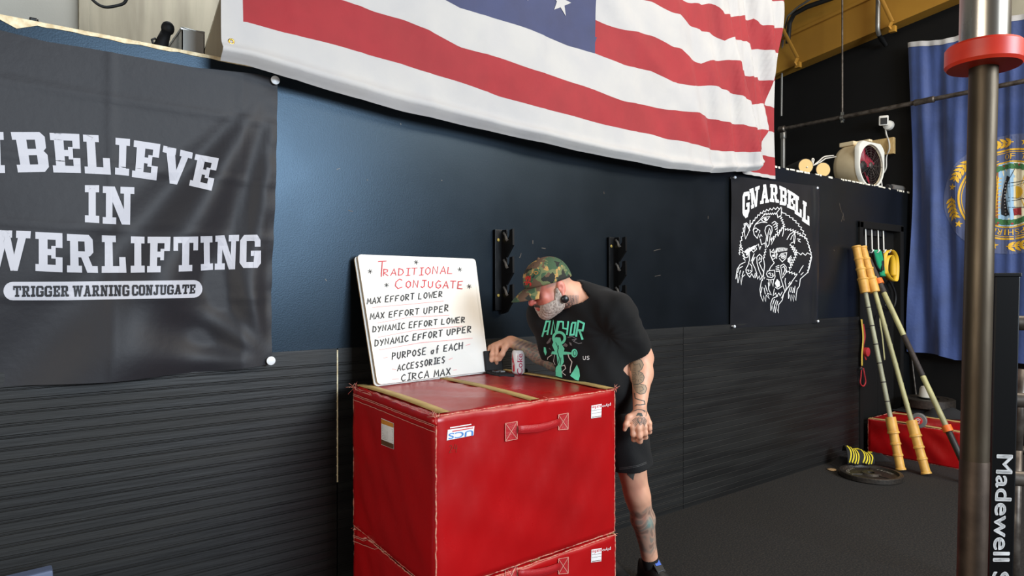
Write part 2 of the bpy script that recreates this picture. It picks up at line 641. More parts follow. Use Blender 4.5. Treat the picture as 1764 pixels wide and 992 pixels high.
_O_ = [[(0, .16), (.16, 0), (.28, 0), (.28, 1), (.16, 1), (0, .84)], R_(.2, .82, .65, 1), R_(.2, 0, .65, .18)]
SLAB = {   # heavy slab-serif capitals, unit height
    'I': (.5, [R_(.13, 0, .38, 1), R_(0, 0, .5, .19), R_(0, .81, .5, 1)]),
    'B': (.86, [R_(0, 0, .6, .19), R_(0, .81, .6, 1), R_(.1, 0, .36, 1), R_(.3, .42, .6, .58),
                [(.58, .45), (.75, .5), (.84, .6), (.84, .88), (.72, 1), (.58, 1)], [(.58, 0), (.74, 0), (.86, .12), (.86, .42), (.77, .52), (.58, .55)]]),
    'E': (.8, [R_(.1, 0, .36, 1), R_(0, .82, .8, 1), R_(0, 0, .8, .18), R_(.6, .62, .8, .82), R_(.6, .18, .8, .38), R_(.3, .42, .58, .58), R_(.47, .34, .6, .66)]),
    'F': (.8, [R_(.1, 0, .36, 1), R_(0, .82, .8, 1), R_(0, 0, .5, .18), R_(.6, .6, .8, .82), R_(.3, .42, .58, .58), R_(.47, .34, .6, .66)]),
    'L': (.78, [R_(.1, 0, .36, 1), R_(0, .82, .48, 1), R_(0, 0, .78, .18), R_(.57, .18, .78, .42)]),
    'V': (.95, [R_(0, .82, .42, 1), R_(.55, .82, .95, 1), [(.08, 1), (.36, 1), (.6, 0), (.36, 0)], [(.87, 1), (.66, 1), (.4, 0), (.6, 0)]]),
    'N': (.98, [R_(.1, 0, .3, 1), R_(.66, 0, .86, 1), R_(0, 0, .42, .18), R_(.55, .82, .98, 1), R_(0, .82, .34, 1), [(.1, 1), (.37, 1), (.86, 0), (.6, 0)]]),
    'P': (.86, [R_(.1, 0, .36, 1), R_(0, 0, .5, .18), R_(0, .82, .6, 1), R_(.3, .36, .6, .54), [(.58, .36), (.74, .36), (.86, .48), (.86, .88), (.74, 1), (.58, 1)]]),
    'R': (.95, [R_(.1, 0, .36, 1), R_(0, 0, .46, .18), R_(0, .82, .6, 1), R_(.3, .4, .6, .56), [(.57, .4), (.73, .44), (.84, .54), (.84, .88), (.72, 1), (.57, 1)],
                [(.42, .46), (.66, .46), (.86, 0), (.62, 0)], R_(.62, 0, .95, .18)]),
    'O': (.86, _O_ + [[(.86, .16), (.7, 0), (.58, 0), (.58, 1), (.7, 1), (.86, .84)]]),
    'C': (.86, _O_ + [[(.62, .62), (.86, .62), (.86, .84), (.72, 1), (.58, 1), (.58, .82), (.62, .8)], [(.62, .38), (.86, .38), (.86, .16), (.72, 0), (.58, 0), (.58, .18), (.62, .2)]]),
    'G': (.88, _O_ + [[(.62, .64), (.86, .64), (.86, .84), (.72, 1), (.58, 1), (.58, .82), (.62, .8)], [(.62, .5), (.88, .5), (.88, .14), (.74, 0), (.58, 0), (.58, .18), (.62, .2)], R_(.46, .36, .88, .52)]),
    'W': (1.3, [R_(0, .82, .38, 1), R_(.94, .82, 1.3, 1), R_(.46, .82, .84, 1), [(.08, 1), (.32, 1), (.5, 0), (.28, 0)], [(.56, 1), (.76, 1), (.5, 0), (.3, 0)],
                [(.54, 1), (.76, 1), (1.02, 0), (.82, 0)], [(1.22, 1), (1.02, 1), (.82, 0), (1.02, 0)]]),
    'T': (.9, [R_(0, .82, .9, 1), R_(0, .6, .17, .82), R_(.73, .6, .9, .82), R_(.32, 0, .58, 1), R_(.2, 0, .7, .18)]),
    'A': (.98, [[(.38, 1), (.62, 1), (.9, 0), (.64, 0)], [(.36, 1), (.58, 1), (.32, 0), (.09, 0)], R_(.25, .27, .72, .43), R_(0, 0, .4, .16), R_(.56, 0, .98, .16), R_(.26, .86, .62, 1)]),
    'J': (.75, [[(.34, .16), (.34, 1), (.6, 1), (.6, .14), (.48, 0), (.34, 0)], R_(.2, .82, .75, 1), R_(.12, 0, .4, .18), [(0, .12), (.12, 0), (.2, 0), (.2, .34), (0, .34)]]),
    'U': (.92, [[(.09, .14), (.22, 0), (.36, 0), (.34, .2), (.34, 1), (.09, 1)], [(.83, .14), (.7, 0), (.58, 0), (.6, .2), (.6, 1), (.83, 1)], R_(.25, 0, .66, .18), R_(0, .82, .42, 1), R_(.52, .82, .92, 1)]),
    'H': (.95, [R_(.1, 0, .34, 1), R_(.62, 0, .86, 1), R_(.2, .42, .75, .58), R_(0, 0, .44, .17), R_(0, .83, .44, 1), R_(.52, 0, .95, .17), R_(.52, .83, .95, 1)]),
    'S': (.8, [R_(.1, .82, .7, 1), R_(.1, 0, .7, .18), [(0, .56), (0, .86), (.14, 1), (.26, 1), (.26, .62)], [(.8, .44), (.8, .14), (.66, 0), (.54, 0), (.54, .4)], [(0, .56), (.2, .66), (.8, .44), (.6, .34)],
               R_(.56, .66, .78, .9), R_(.02, .1, .24, .34)]),
}


def slab(ch):
    w_, ps = SLAB[ch]
    return [[(x / w_, y) for x, y in p] for p in ps]


def slab_line(s, TL, TR, BR, BL, gap=.14):
    tot = sum(.45 if c == ' ' else SLAB[c][0] + gap for c in s) - gap
    out, x = [], 0.0
    for c in s:
        if c == ' ':
            x += .45
            continue
        w_ = SLAB[c][0]
        out += [[((x + a) / tot, b) for a, b in p] for p in SLAB[c][1]]
        x += w_ + gap
    return quad(out, TL, TR, BR, BL)


HAND = {   # single-stroke capitals for the marker pen
    'A': [[(0, 0), (.45, 1), (.8, 0)], [(.15, .38), (.7, .36)]], 'B': [[(0, 0), (0, 1), (.6, .85), (.5, .55), (0, .5), (.7, .3), (.5, 0), (0, 0)]],
    'C': [[(.75, .85), (.45, 1), (.1, .7), (.05, .3), (.35, 0), (.8, .15)]], 'D': [[(.05, 0), (.05, 1), (.6, .8), (.75, .4), (.5, .05), (0, 0)]],
    'E': [[(.7, 1), (.05, .95), (0, .05), (.7, 0)], [(.02, .5), (.55, .52)]], 'F': [[(.75, 1), (.05, .95), (0, 0)], [(.02, .5), (.55, .52)]],
    'G': [[(.75, .85), (.4, 1), (.05, .6), (.15, .1), (.5, 0), (.75, .2), (.75, .45), (.45, .45)]], 'H': [[(0, 1), (.02, 0)], [(.7, 1), (.68, 0)], [(0, .5), (.7, .52)]],
    'I': [[(.35, 1), (.33, 0)], [(.05, 1), (.65, 1)], [(0, 0), (.65, .02)]], 'J': [[(.2, 1), (.85, 1)], [(.55, 1), (.55, .2), (.3, 0), (.05, .2)]],
    'L': [[(.05, 1), (0, .03), (.65, 0)]], 'M': [[(0, 0), (.1, 1), (.4, .35), (.72, 1), (.82, 0)]], 'N': [[(0, 0), (.05, 1), (.65, .05), (.7, 1)]],
    'O': [[(.4, 1), (.08, .7), (.08, .25), (.4, 0), (.72, .3), (.7, .75), (.4, 1)]], 'P': [[(.05, 0), (.05, 1), (.6, .9), (.65, .6), (.05, .45)]],
    'R': [[(.05, 0), (.05, 1), (.6, .9), (.6, .6), (.08, .48), (.75, 0)]], 'S': [[(.7, .88), (.35, 1), (.08, .75), (.35, .52), (.65, .3), (.4, 0), (.02, .15)]],
    'T': [[(-.05, 1), (.8, 1)], [(.38, 1), (.36, 0)]], 'U': [[(.05, 1), (.05, .25), (.35, 0), (.65, .25), (.68, 1)]],
    'W': [[(0, 1), (.18, 0), (.42, .65), (.65, 0), (.88, 1)]], 'X': [[(0, 1), (.7, 0)], [(.7, 1), (0, 0)]], 'Y': [[(0, 1), (.35, .5)], [(.75, 1), (.2, -.1)]],
    'o': [[(.4, .55), (.12, .35), (.2, .05), (.5, .02), (.65, .4), (.55, .58)]], 'f': [[(.6, .95), (.4, 1), (.3, .7), (.3, -.1)], [(.1, .5), (.6, .52)]],
    '2': [[(0, .8), (.3, 1), (.6, .8), (.5, .5), (0, 0), (.65, 0)]], '4': [[(.2, 1), (0, .45), (.7, .45)], [(.55, .9), (.52, -.1)]],
}


def hand_line(s, BLp, BRp, h, wd, f=lambda p: p, first=None):
    """write s from BLp to BRp (zoom pixels), cap height h; f maps zoom pixels to photo pixels"""
    adv = [.6 if c == ' ' else (.78 if c == 'I' else 1.0) for c in s]
    tot = sum(adv)
    out, x = [], 0.0
    dx, dy = BRp[0] - BLp[0], BRp[1] - BLp[1]
    for i, c in enumerate(s):
        if c != ' ':
            hh = h * (first if (first and i == 0) else 1.0) * random.uniform(.93, 1.07)
            jy = random.uniform(-.05, .05) * h
            for st in HAND[c]:
                q = []
                for a, b in st:
                    t = (x + a * .92) / tot
                    q.append(f((BLp[0] + dx * t + b * hh * .06, BLp[1] + dy * t - b * hh + jy)))
                out += ribbon(q, wd)
        x += adv[i]
    return out
# ================================================================== the setting
YW = 2.88      # face of the half-height partition
XW = 7.20      # face of the tall side wall
ZT = 2.43      # top of the partition
bm = B(); box(bm, (-5, -7, -0.1), (XW + .3, 6, 0.0)); struct('floor', bm, 'rubber_floor')
bm = B()
DX0, DX1, DZ = 6.15, 6.98, 2.05
box(bm, (-5, YW, 0), (DX0, YW + .12, ZT)); box(bm, (DX0, YW, DZ), (DX1, YW + .12, ZT)); box(bm, (DX1, YW, 0), (XW, YW + .12, ZT))
struct('wall_front', bm, 'wall_paint')
bm = B(); box(bm, (XW, -7, 0), (XW + .15, 6, 5.4)); struct('wall_right', bm, 'black_wall')
bm = B(); box(bm, (-5, 5.6, 0), (XW, 5.75, 5.4)); struct('wall_back', bm, 'pale_wall')
bm = B(); box(bm, (-5, -1.2, 5.4), (XW + .15, 6, 5.5)); struct('ceiling', bm, 'dark_roof')
bm = B(); box(bm, (-5, YW + .12, ZT - .14), (XW, 5.6, ZT - .02)); struct('ceiling_loft', bm, 'dark_roof')
# metal sheet fixed to the far pale wall, its left edge is the visible seam
p0 = onY(150, 30, 5.57)
bm = B(); box(bm, (p0.x, 5.57, ZT), (p0.x + 2.2, 5.6, 5.3), .004); box(bm, (p0.x - .05, 5.55, ZT), (p0.x + .012, 5.598, 5.3), .004)
struct('trim_1', bm, 'panel_sheet')

# grooved wainscot boards, 4 ft high: three sheets side by side
def wainscot(name, x0, x1, depth, pitch=.0413):
    bm = B()
    prof = []
    z = 0.03
    T = 1.222
    prof.append((0.0, 0.0)); 
    while z + pitch < T:
        prof += [(0.0, z), (depth, z + .0022), (depth, z + .0042), (0.0, z + .0064)]
        if depth > .002:
            prof += [(0.0, z + .010), (depth * .5, z + .0115), (0.0, z + .013)]
        z += pitch
    prof.append((0.0, T))
    prof = [(YW - .012 + d, zz) for d, zz in prof]
    a = [bm.verts.new((x0, y, zz)) for y, zz in prof]
    b = [bm.verts.new((x1, y, zz)) for y, zz in prof]
    for i in range(len(a) - 1):
        bm.faces.new((a[i], b[i], b[i + 1], a[i + 1]))
    c = [bm.verts.new((x, YW, zz)) for x, zz in ((x0, T), (x1, T))]
    bm.faces.new((a[-1], b[-1], c[1], c[0]))
    for x, col in ((x0, a), (x1, b)):
        c0, c1 = bm.verts.new((x, YW, 0)), bm.verts.new((x, YW, T))
        bm.faces.new([c0] + col + [c1])
    return struct(name, bm, 'panel_paint')
XA, XB = 1.203, 3.645
wainscot('trim_2', -5.0, XA - .003, .0034)
wainscot('trim_3', XA + .003, XB - .002, .0026)
wainscot('trim_4', XB + .002, DX0 - .03, .0016)
# unpainted line at the first joint
bm = B(); box(bm, (XA - .0028, YW - .0128, .62), (XA + .0028, YW - .004, 1.215)); struct('trim_5', bm, 'raw_board')

# broken bare top edge of the partition
bm = B()
rnd = random.Random(3)
x = -4.9
P = []
while x < 2.6:
    d = .007 + .007 * rnd.random() + (.022 if rnd.random() < .07 else 0)
    P.append((x, d)); x += rnd.uniform(.02, .07)
for (xa, da), (xb, db) in zip(P, P[1:]):
    hexa(bm, [(xa, YW - .004, ZT - da), (xb, YW - .004, ZT - db), (xb, YW + .12, ZT - .02), (xa, YW + .12, ZT - .02),
              (xa, YW - .004, ZT + .004), (xb, YW - .004, ZT + .004), (xb, YW + .12, ZT + .004), (xa, YW + .12, ZT + .004)])
struct('trim_6', bm, 'raw_board')
bm = B()
x = 4.5
while x < 7.15:
    l = rnd.uniform(.01, .07)
    if rnd.random() < .75:
        box(bm, (x, YW - .003, ZT - rnd.uniform(.006, .016)), (x + l, YW + .11, ZT + .003))
    x += l + rnd.uniform(.005, .03)
struct('trim_7', bm, 'chip_white')

# small scuffs in the wall paint
sc_p = []
for (u, v, du, dv) in ((632, 310, 2, 0), (580, 292, 6, -2), (690, 212, 1, 3), (918, 414, 0, 6), (898, 436, -3, 8), (933, 427, 7, 1), (760, 310, 2, 1), (1126, 432, 12, -3), (1128, 476, 10, -2), (1040, 330, 1, 4),
                       (952, 470, 2, 5), (600, 362, 8, 2), (560, 480, 3, 4), (1220, 372, 0, 5), (1446, 350, 4, 16), (1452, 366, 2, 14), (1452, 372, -3, 10), (1436, 430, 2, 2)):
    sc_p += ribbon([(u, v), (u + du * .5, v + dv * .6), (u + du, v + dv)], .9)
WF = bpy.data.objects['wall_front']
decal('scuff_pattern', sc_p, lambda u, v: onY(u, v, YW - .0008), 'pipe_grey', WF, None)

# painted door with its casing
dr = bpy.data.objects.new('door_1', None); COL.objects.link(dr); dr['kind'] = 'structure'; WPOS['door_1'] = Vector((0, 0, 0))
bm = B(); box(bm, (DX0 + .01, YW + .045, .01), (DX1 - .01, YW + .085, DZ - .01), .003)
for (xa, xb, za, zb) in ((.10, .36, .25, .95), (.46, .73, .25, .95), (.10, .36, 1.1, 1.9), (.46, .73, 1.1, 1.9)):
    box(bm, (DX0 + xa, YW + .038, za), (DX0 + xb, YW + .05, zb), .006)
obj('door_panel', bm, 'black_wall', dr)
bm = B()
for lo, hi in (((DX0 - .03, YW - .022, 0), (DX0 + .035, YW + .06, DZ + .03)), ((DX1 - .035, YW - .022, 0), (DX1 + .03, YW + .06, DZ + .03)),
               ((DX0 - .03, YW - .022, DZ - .03), (DX1 + .03, YW + .06, DZ + .035))):
    box(bm, lo, hi, .006)
obj('door_frame', bm, 'black_wall', dr)
bm = B(); box(bm, (DX1 - .05, YW + .03, 1.62), (DX1 - .03, YW + .05, 1.78), .004); obj('door_hinge', bm, 'black_metal', dr)

# yellow roof beam along the side wall, a little out of level
bm = B()
ya, yb = 4.32, -4.0
za = 3.90; k = (4.18 - 3.93) / (4.23 - 2.43)
def beamz(y): return 3.915 + (4.23 - y) * k
for y0, y1 in ((ya, yb),):
    hexa(bm, [(7.02, y0, beamz(y0)), (XW - .005, y0, beamz(y0)), (XW - .005, y1, beamz(y1)), (7.02, y1, beamz(y1)),
              (7.02, y0, beamz(y0) + .86), (XW - .005, y0, beamz(y0) + .86), (XW - .005, y1, beamz(y1) + .86), (7.02, y1, beamz(y1) + .86)][:8], .006)
    hexa(bm, [(6.985, y0, beamz(y0) + .34), (7.02, y0, beamz(y0) + .34), (7.02, y1, beamz(y1) + .34), (6.985, y1, beamz(y1) + .34),
              (6.985, y0, beamz(y0) + .372), (7.02, y0, beamz(y0) + .372), (7.02, y1, beamz(y1) + .372), (6.985, y1, beamz(y1) + .372)])
o = struct('beam', bm, 'yellow_beam', label='long mustard yellow beam along the top of the black wall')
# beam clips (braces)
def brace(u0, v0, u1, v1, u2, v2, label):
    a, b, c = onX(u0, v0, 6.9), onX(u1, v1, 6.97), onX(u2, v2, 6.985)
    bm = B(); tube(bm, [a, b], .014, 6, flat=(.02, .006)); tube(bm, [b, (b + c) / 2 + Vector((0, .02, 0)), c], .014, 6, flat=(.022, .008)); box(bm, c - Vector((.012, .03, .03)), c + Vector((.035, .03, .03)), .004)
    o = obj('beam_brace', bm, 'yellow_beam', None, auto=.6); tag(o, label, 'brace', 'angled braces on the yellow beam')
brace(1343, 40, 1374, 100, 1374, 112, 'yellow angled brace on the beam beside the striped flag')
brace(1517, -4, 1537, 38, 1537, 50, 'yellow angled brace on the beam beside the grey conduit')
# hanging sprinkler pipe with coupling and rod
PX = 6.86
za = 3.26
pa, pb = onX(1350, 222, PX), onX(1764, 140, PX)
pz = onX(1350, 222, PX).z
sp = thing('sprinkler_pipe', 'long grey horizontal pipe hung on a rod in front of the blue flag', 'pipe', (PX, 2, pz))
bm = B(); tube(bm, [(PX, pa.y + .02, pz), (PX, -3.5, onX(1764, 140, PX).z + .0)], .021, 14); obj('pipe', bm, 'pipe_grey', sp, auto=.8)
pc = onX(1592, 174, PX); bm = B(); lathe(bm, (PX, pc.y + .09, pc.z), (0, -1, 0), [(0, .024), (.01, .031), (.06, .028), (.12, .028), (.17, .031), (.18, .024)], 16); obj('coupling', bm, 'pipe_grey', sp, auto=.6)
bm = B(); lathe(bm, (PX, pa.y + .06, pz), (0, -1, 0), [(0, .02), (.01, .036), (.07, .036), (.08, .024)], 16); obj('elbow_joint', bm, 'pipe_grey', sp, auto=.6)
pr = onX(1451, 203, PX)
bm = B(); tube(bm, [(PX, pr.y, pr.z + .03), (PX, pr.y, 5.39)], .009, 8); obj('hanger_rod', bm, 'pipe_grey', sp, auto=.8)
bm = B(); lathe(bm, (PX, pr.y - .015, pr.z), (0, 1, 0), [(0, .03), (.03, .03)], 16); box(bm, (PX - .012, pr.y - .012, pr.z - .05), (PX + .012, pr.y + .012, pr.z + .06), .003); obj('pipe_clamp', bm, 'bright_metal', sp, auto=.6)
# riser at the back corner
q = onX(1349, 240, 7.12)
bm = B(); tube(bm, [(7.12, q.y, ZT), (7.12, q.y, 3.3)], .026, 12); lathe(bm, (7.12, q.y, 3.18), (0, 0, 1), [(0, .03), (.01, .034), (.08, .034), (.09, .03)], 12)
tag(obj('riser_pipe', bm, 'conduit', None, auto=.8), 'grey upright pipe beside the right edge of the striped flag', 'pipe')
bm = B()
tube(bm, [onX(1346, 200, 7.1), onX(1347, 120, 7.08), onX(1349, 60, 7.0), onX(1357, 28, 6.9), onX(1375, 12, 6.8), onX(1400, -4, 6.8), onX(1420, -30, 6.8)], .012, 8)
tag(obj('conduit_bend', bm, 'conduit', None, auto=.8), 'thin grey cable curving up at the right of the striped flag', 'cable')
bm = B()
tube(bm, [onX(1357, 75, 6.97), onX(1360, 40, 6.93), onX(1368, 24, 6.9), onX(1390, 12, 6.86), onX(1430, -2, 6.86), onX(1470, -18, 6.86)], .026, 8)
tag(obj('black_cable', bm, 'cable_black', None, auto=.8), 'thick black cable bundle bending along the yellow beam', 'cable')
cdt = thing('conduit', 'short grey conduit running down the yellow beam to a black outlet', 'conduit', onX(1512, 60, 6.95))
bm = B(); tube(bm, [onX(1513, -12, 6.95), onX(1512, 40, 6.95), onX(1512, 52, 6.955), onX(1514, 60, 7.0)], .022, 10); obj('conduit_tube', bm, 'conduit', cdt, auto=.8)
bm = B(); tube(bm, [onX(1514, 60, 7.0), onX(1519, 68, 7.1), onX(1526, 78, 7.17)], [.02, .026, .02], 10); obj('outlet_elbow', bm, 'black_plastic', cdt, auto=.8)
# pale grey panel above the blue flag
q0, q1 = onX(1734, 30, 7.17), onX(1734, -60, 7.17)
bm = B(); box(bm, (7.165, -3.0, onX(1740, 41, 7.165).z), (7.198, onX(1700, 41, 7.165).y, 5.2), .004); struct('trim_8', bm, 'panel_sheet')
# cable down the corner by the door
bm = B()
tube(bm, [onX(1559, 332, 7.185), onX(1563, 400, 7.185), onX(1562, 480, 7.185), onX(1564, 560, 7.185), onX(1571, 620, 7.185), onX(1578, 680, 7.185)], .008, 8)
tag(obj('wall_cable', bm, 'pipe_grey', None, auto=.8), 'thin grey cable hanging down the corner beside the door', 'cable')

# ================================================================== striped flag
YF = 2.745
def zx(pts, Y=YF):
    a = [onY(u, v, Y) for u, v in pts]
    return [p.x for p in a], [p.z for p in a]
FL = [
    [(377, 102), (425, 110.5), (487.5, 130), (601, 161.5), (700, 190), (850, 224), (1001, 260), (1152, 289), (1228, 296), (1295, 295), (1316, 283)],
    [(385, 30), (418, 37), (496, 57), (598, 82), (694, 109), (779.5, 137.5), (860, 166), (953, 192), (1043.6, 216), (1122, 231), (1198, 248), (1252, 260), (1313, 265.6)],
    [(592, 0), (643.5, 20), (700, 35.4), (737, 51), (791, 81), (860, 102), (953, 131.6), (1001, 147), (1077, 174), (1152, 189), (1222, 200), (1273.5, 216), (1322, 225)],
    [(765, 0), (860, 35), (919.6, 54.4), (980, 78.6), (1028.5, 91), (1122, 122.5), (1158.5, 142), (1192, 149), (1225, 147), (1252, 157), (1273.5, 171), (1328, 181.5)],
    [(1025.5, 32.7), (1101, 57.5), (1170.6, 84.7), (1210, 109), (1264.5, 109), (1285.6, 125.5), (1332.5, 138.5)],
    [(1104, 0), (1170.6, 27), (1207, 50), (1232.6, 60.5), (1243, 72), (1288.6, 69.6), (1300.7, 81.7), (1337, 92)],
    [(1180, 0), (1228, 6), (1264, 27), (1304, 30), (1313, 44), (1341.5, 51)],
]
FX = [zx(p) for p in FL]
XL, XH = onY(381, 90, YF).x, onY(419, 90, YF).x
XRr = [onY(u, v, YF).x for u, v in ((1315, 285), (1313, 266), (1322, 225), (1328, 181), (1333, 138), (1338, 92), (1342, 51))]
GK = []
def zrow(k, x):
    if k == 0:
        return float(np.interp(x, FX[0][0], FX[0][1]))
    if k < len(FX):
        if len(GK) < k:
            for kk in range(len(GK) + 1, k + 1):
                GK.append((FX[kk][0], [max(.12, zz - zrow(kk - 1, xx)) for xx, zz in zip(*FX[kk])]))
        g = float(np.interp(x, GK[k - 1][0], GK[k - 1][1]))
        return zrow(k - 1, x) + g
    return zrow(6, x) + .19 * (k - 6)
XC = onY(1028, 60, YF).x          # right edge of the blue field
NS, NR = 150, 6
cols = [i / NS for i in range(NS + 1)]
def fx_of(s, xr):
    return XL + (xr - XL) * s
def flag_y(x, z, t):
    e = sm(3.0, 4.3, x)
    y = YF
    y -= .034 * e * math.sin(x * 9.0 + z * 3.1) + .020 * e * math.sin(x * 23 + z * 9.0 + 1.0) + .013 * e * e * math.sin(x * 52 + z * 8)
    y -= .010 * math.sin(x * 3.1 + z * 5.2) + .005 * math.sin(x * 7.7 - z * 8.3 + 2) + .0025 * math.sin(x * 19 + z * 17)
    for xc in (.98, 1.28, 1.62, 1.95, 2.32, 3.05, 3.42):
        y -= .0045 * max(0.0, 1 - abs(x - xc - .02 * math.sin(z * 4)) / .028)
    y -= .014 * math.exp(-((x - 3.4 - (2.75 - z) * 1.4) / .10) ** 2) * sm(2.4, 2.9, x)
    y -= .026 * math.exp(-((t - .24) / .12) ** 2) * (1 - .5 * e)      # rolled lower hem
    if t < .22:
        y += .022 * (1 - t / .22) ** 1.5 * (1 - .3 * e)
    return y
rows, rowk = [], []
for k in range(13):
    n = NR if k else 12
    for j in range(n + (1 if k == 12 else 0)):
        t = j / n
        row = []
        for s in cols:
            kx = min(k + t, 6.0)
            k0 = int(kx); k1 = min(k0 + 1, 6)
            xr = XRr[k0] + (XRr[k1] - XRr[k0]) * (kx - k0)
            x = fx_of(s, xr)
            z = zrow(k, x) * (1 - t) + zrow(k + 1, x) * t if k < 12 else zrow(12, x) + .19 * t
            row.append((x, flag_y(x, z, k + t), z))
        rows.append(row); rowk.append(k)
bm = B()
def fmi(i, j):
    k = rowk[i]
    x = rows[i][j][0] + .5 * (rows[i][min(j + 1, NS)][0] - rows[i][j][0])
    if x < XH:
        return 0
    if k >= 6 and x < XC - .0:
        return 2
    return 1 if k % 2 else 0
# stripes count from the bottom: white hem 0, red 1, white 2, blue field begins above row 3 boundary
def fmi2(i, j):
    k = rowk[i]
    x = rows[i][j][0] + .5 * (rows[i][min(j + 1, NS)][0] - rows[i][j][0])
    if x < XH:
        return 0
    if k >= 3 and x < XC:
        return 2
    return 1 if k % 2 else 0
flag = thing('striped_flag', 'large red and white striped flag with blue star field hung across the wall top', 'flag', (2.6, YF, ZT))
# snap one column to the heading line and one to the field edge
for row in rows:
    for target in (XH, XC):
        j = min(range(1, NS), key=lambda q: abs(row[q][0] - target))
        row[j] = (target, flag_y(target, row[j][2], 5), row[j][2]) if False else (target, row[j][1], row[j][2])
grid(bm, rows, fmi2)
fc = obj('flag_cloth', bm, ['flag_white', 'flag_red', 'flag_blue'], flag, smooth=True)
# back layer folded behind the right edge
bm = B()
rr = []
rk = []
for k in range(13):
    for j in range(4):
        t = j / 4
        kk = min(k + t, 6)
        xr = XRr[int(kk)] + (XRr[min(int(kk) + 1, 6)] - XRr[int(kk)]) * (kk - int(kk))
        zb = zrow(k, xr) * (1 - t) + zrow(min(k + 1, 12), xr) * t - .15
        row = []
        for s in range(9):
            x = xr - .10 + (max(onY(1345, 150, 2.80).x, xr + .03) - xr + .10) * s / 8
            row.append((x, 2.85 - .006 * math.sin(x * 60 + zb * 6), max(zb, ZT - .11 + .002 * j + .001 * k)))
        rr.append(row); rk.append(k)
grid(bm, rr, lambda i, j: 1 if rk[i] % 2 else 0)
obj('folded_edge', bm, ['flag_white', 'flag_red'], flag, smooth=True)
FB = bvh_of(fc)
def onflag(x, z):
    h = FB.ray_cast(Vector((x, 0, z)), Vector((0, 1, 0)))
    return None if h[0] is None else h[0] - Vector((0, .003, 0))
def star(cx, cy, r, rot=0.0):
    return [(cx + (r if i % 2 == 0 else r * .39) * math.sin(rot + i * math.pi / 5), cy + (r if i % 2 == 0 else r * .39) * math.cos(rot + i * math.pi / 5)) for i in range(10)]
sc_ = onflag(*[(lambda p: (p.x, p.z))(onY(967, 3, YF))][0])
sx0, sz0 = sc_.x, sc_.z
slope = (zrow(3, sx0 + .1) - zrow(3, sx0 - .1)) / .2
stars = []
for r in range(9):
    for c in range(6 if r % 2 == 0 else 5):
        x = sx0 - (c + (0 if r % 2 == 0 else .5)) * .27
        stars.append(star(x, sz0 + r * .128 + slope * (x - sx0), .078, .12))
decal('star_pattern', stars, onflag, 'flag_white', flag, .03)
gp = onflag(*[(p.x, p.z) for p in [onY(398, 72, YF)]][0])
bm = B(); lathe(bm, gp + Vector((0, .004, 0)), (0, -1, 0), [(0, .012), (.003, .012), (.0045, .009), (.003, .006), (0, .0055)], 18, cap=False)
tag(obj('grommet', bm, 'brass', flag, smooth=True), 'brass grommet', None)

# ================================================================== dark banner with lettering
YB = 2.835
topc = [(-420, -40), (0, 51), (81, 71), (156, 83), (239, 99), (334, 117), (445, 128.5), (480, 139)]
botc = [(-420, 664), (-150, 672), (0, 668), (208, 655), (387, 638), (467, 627), (474, 624)]
Z1 = zrow(0, 1.0)
TRw, BRw = onY(478, 140, YB), onY(468, 623, YB)
def ban_y(p):
    y = YB
    dx, dz = TRw.x - p.x, TRw.z + .05 - p.z
    r = math.hypot(dx, dz)
    a = math.atan2(dx, dz + 1e-6)                    # angle away from straight down
    y -= .036 * math.sin(a * 15 + .9) * sm(.1, .8, r) * sm(.02, .16, a) * (1 - sm(.55, .85, a))
    dx, dz = BRw.x - p.x, p.z - BRw.z
    r = math.hypot(dx, dz); a = math.atan2(dz, dx + 1e-6)
    y -= .014 * math.sin(a * 11 + .4) * sm(.05, .3, r) * (1 - sm(.35, .8, r))
    y -= .004 * math.sin(p.z * 42) * math.exp(-((TRw.x - p.x - .02) / .03) ** 2)
    y -= .008 * math.sin(p.x * 5.0 + p.z * 4.2 + .5) + .003 * math.sin(p.z * 9 - p.x * 3)
    # pressed-in fold lines from packing
    for zf in (1.95, 1.47, 1.72, 2.2):
        y -= .004 * max(0, 1 - abs(p.z - zf + .02 * p.x) / .022)
    for xf in (.32, .78):
        y -= .003 * max(0, 1 - abs(p.x - xf) / .02)
    return min(y, YW - .006)
bm = B(); P = []
NU, NV = 120, 84
for i in range(NU + 1):
    u = -380 + (478 + 380) * i / NU
    a = onY(u, float(np.interp(u, *zip(*topc))), YB)
    ue = u - 10 * sm(380, 480, u)
    b = onY(ue, float(np.interp(ue, *zip(*botc))), YB)
    col = []
    for j in range(NV + 1):
        p = a.lerp(b, j / NV)
        p.y = ban_y(p)
        col.append(p)
    P.append(col)
grid(bm, P)
bn = thing('banner', 'dark navy cloth banner with big white block lettering pinned to the wall', 'banner', (0.1, YB, 1.1))
bc = obj('banner_cloth', bm, 'banner_cloth', bn, smooth=True)
S2 = zoomed(2.0673, 0, 200)
bmap = on_surf(bvh_of(bc), .002)
def LQ(ch, *q):
    return quad(slab(ch), *[S2(p) for p in q])
polys = []
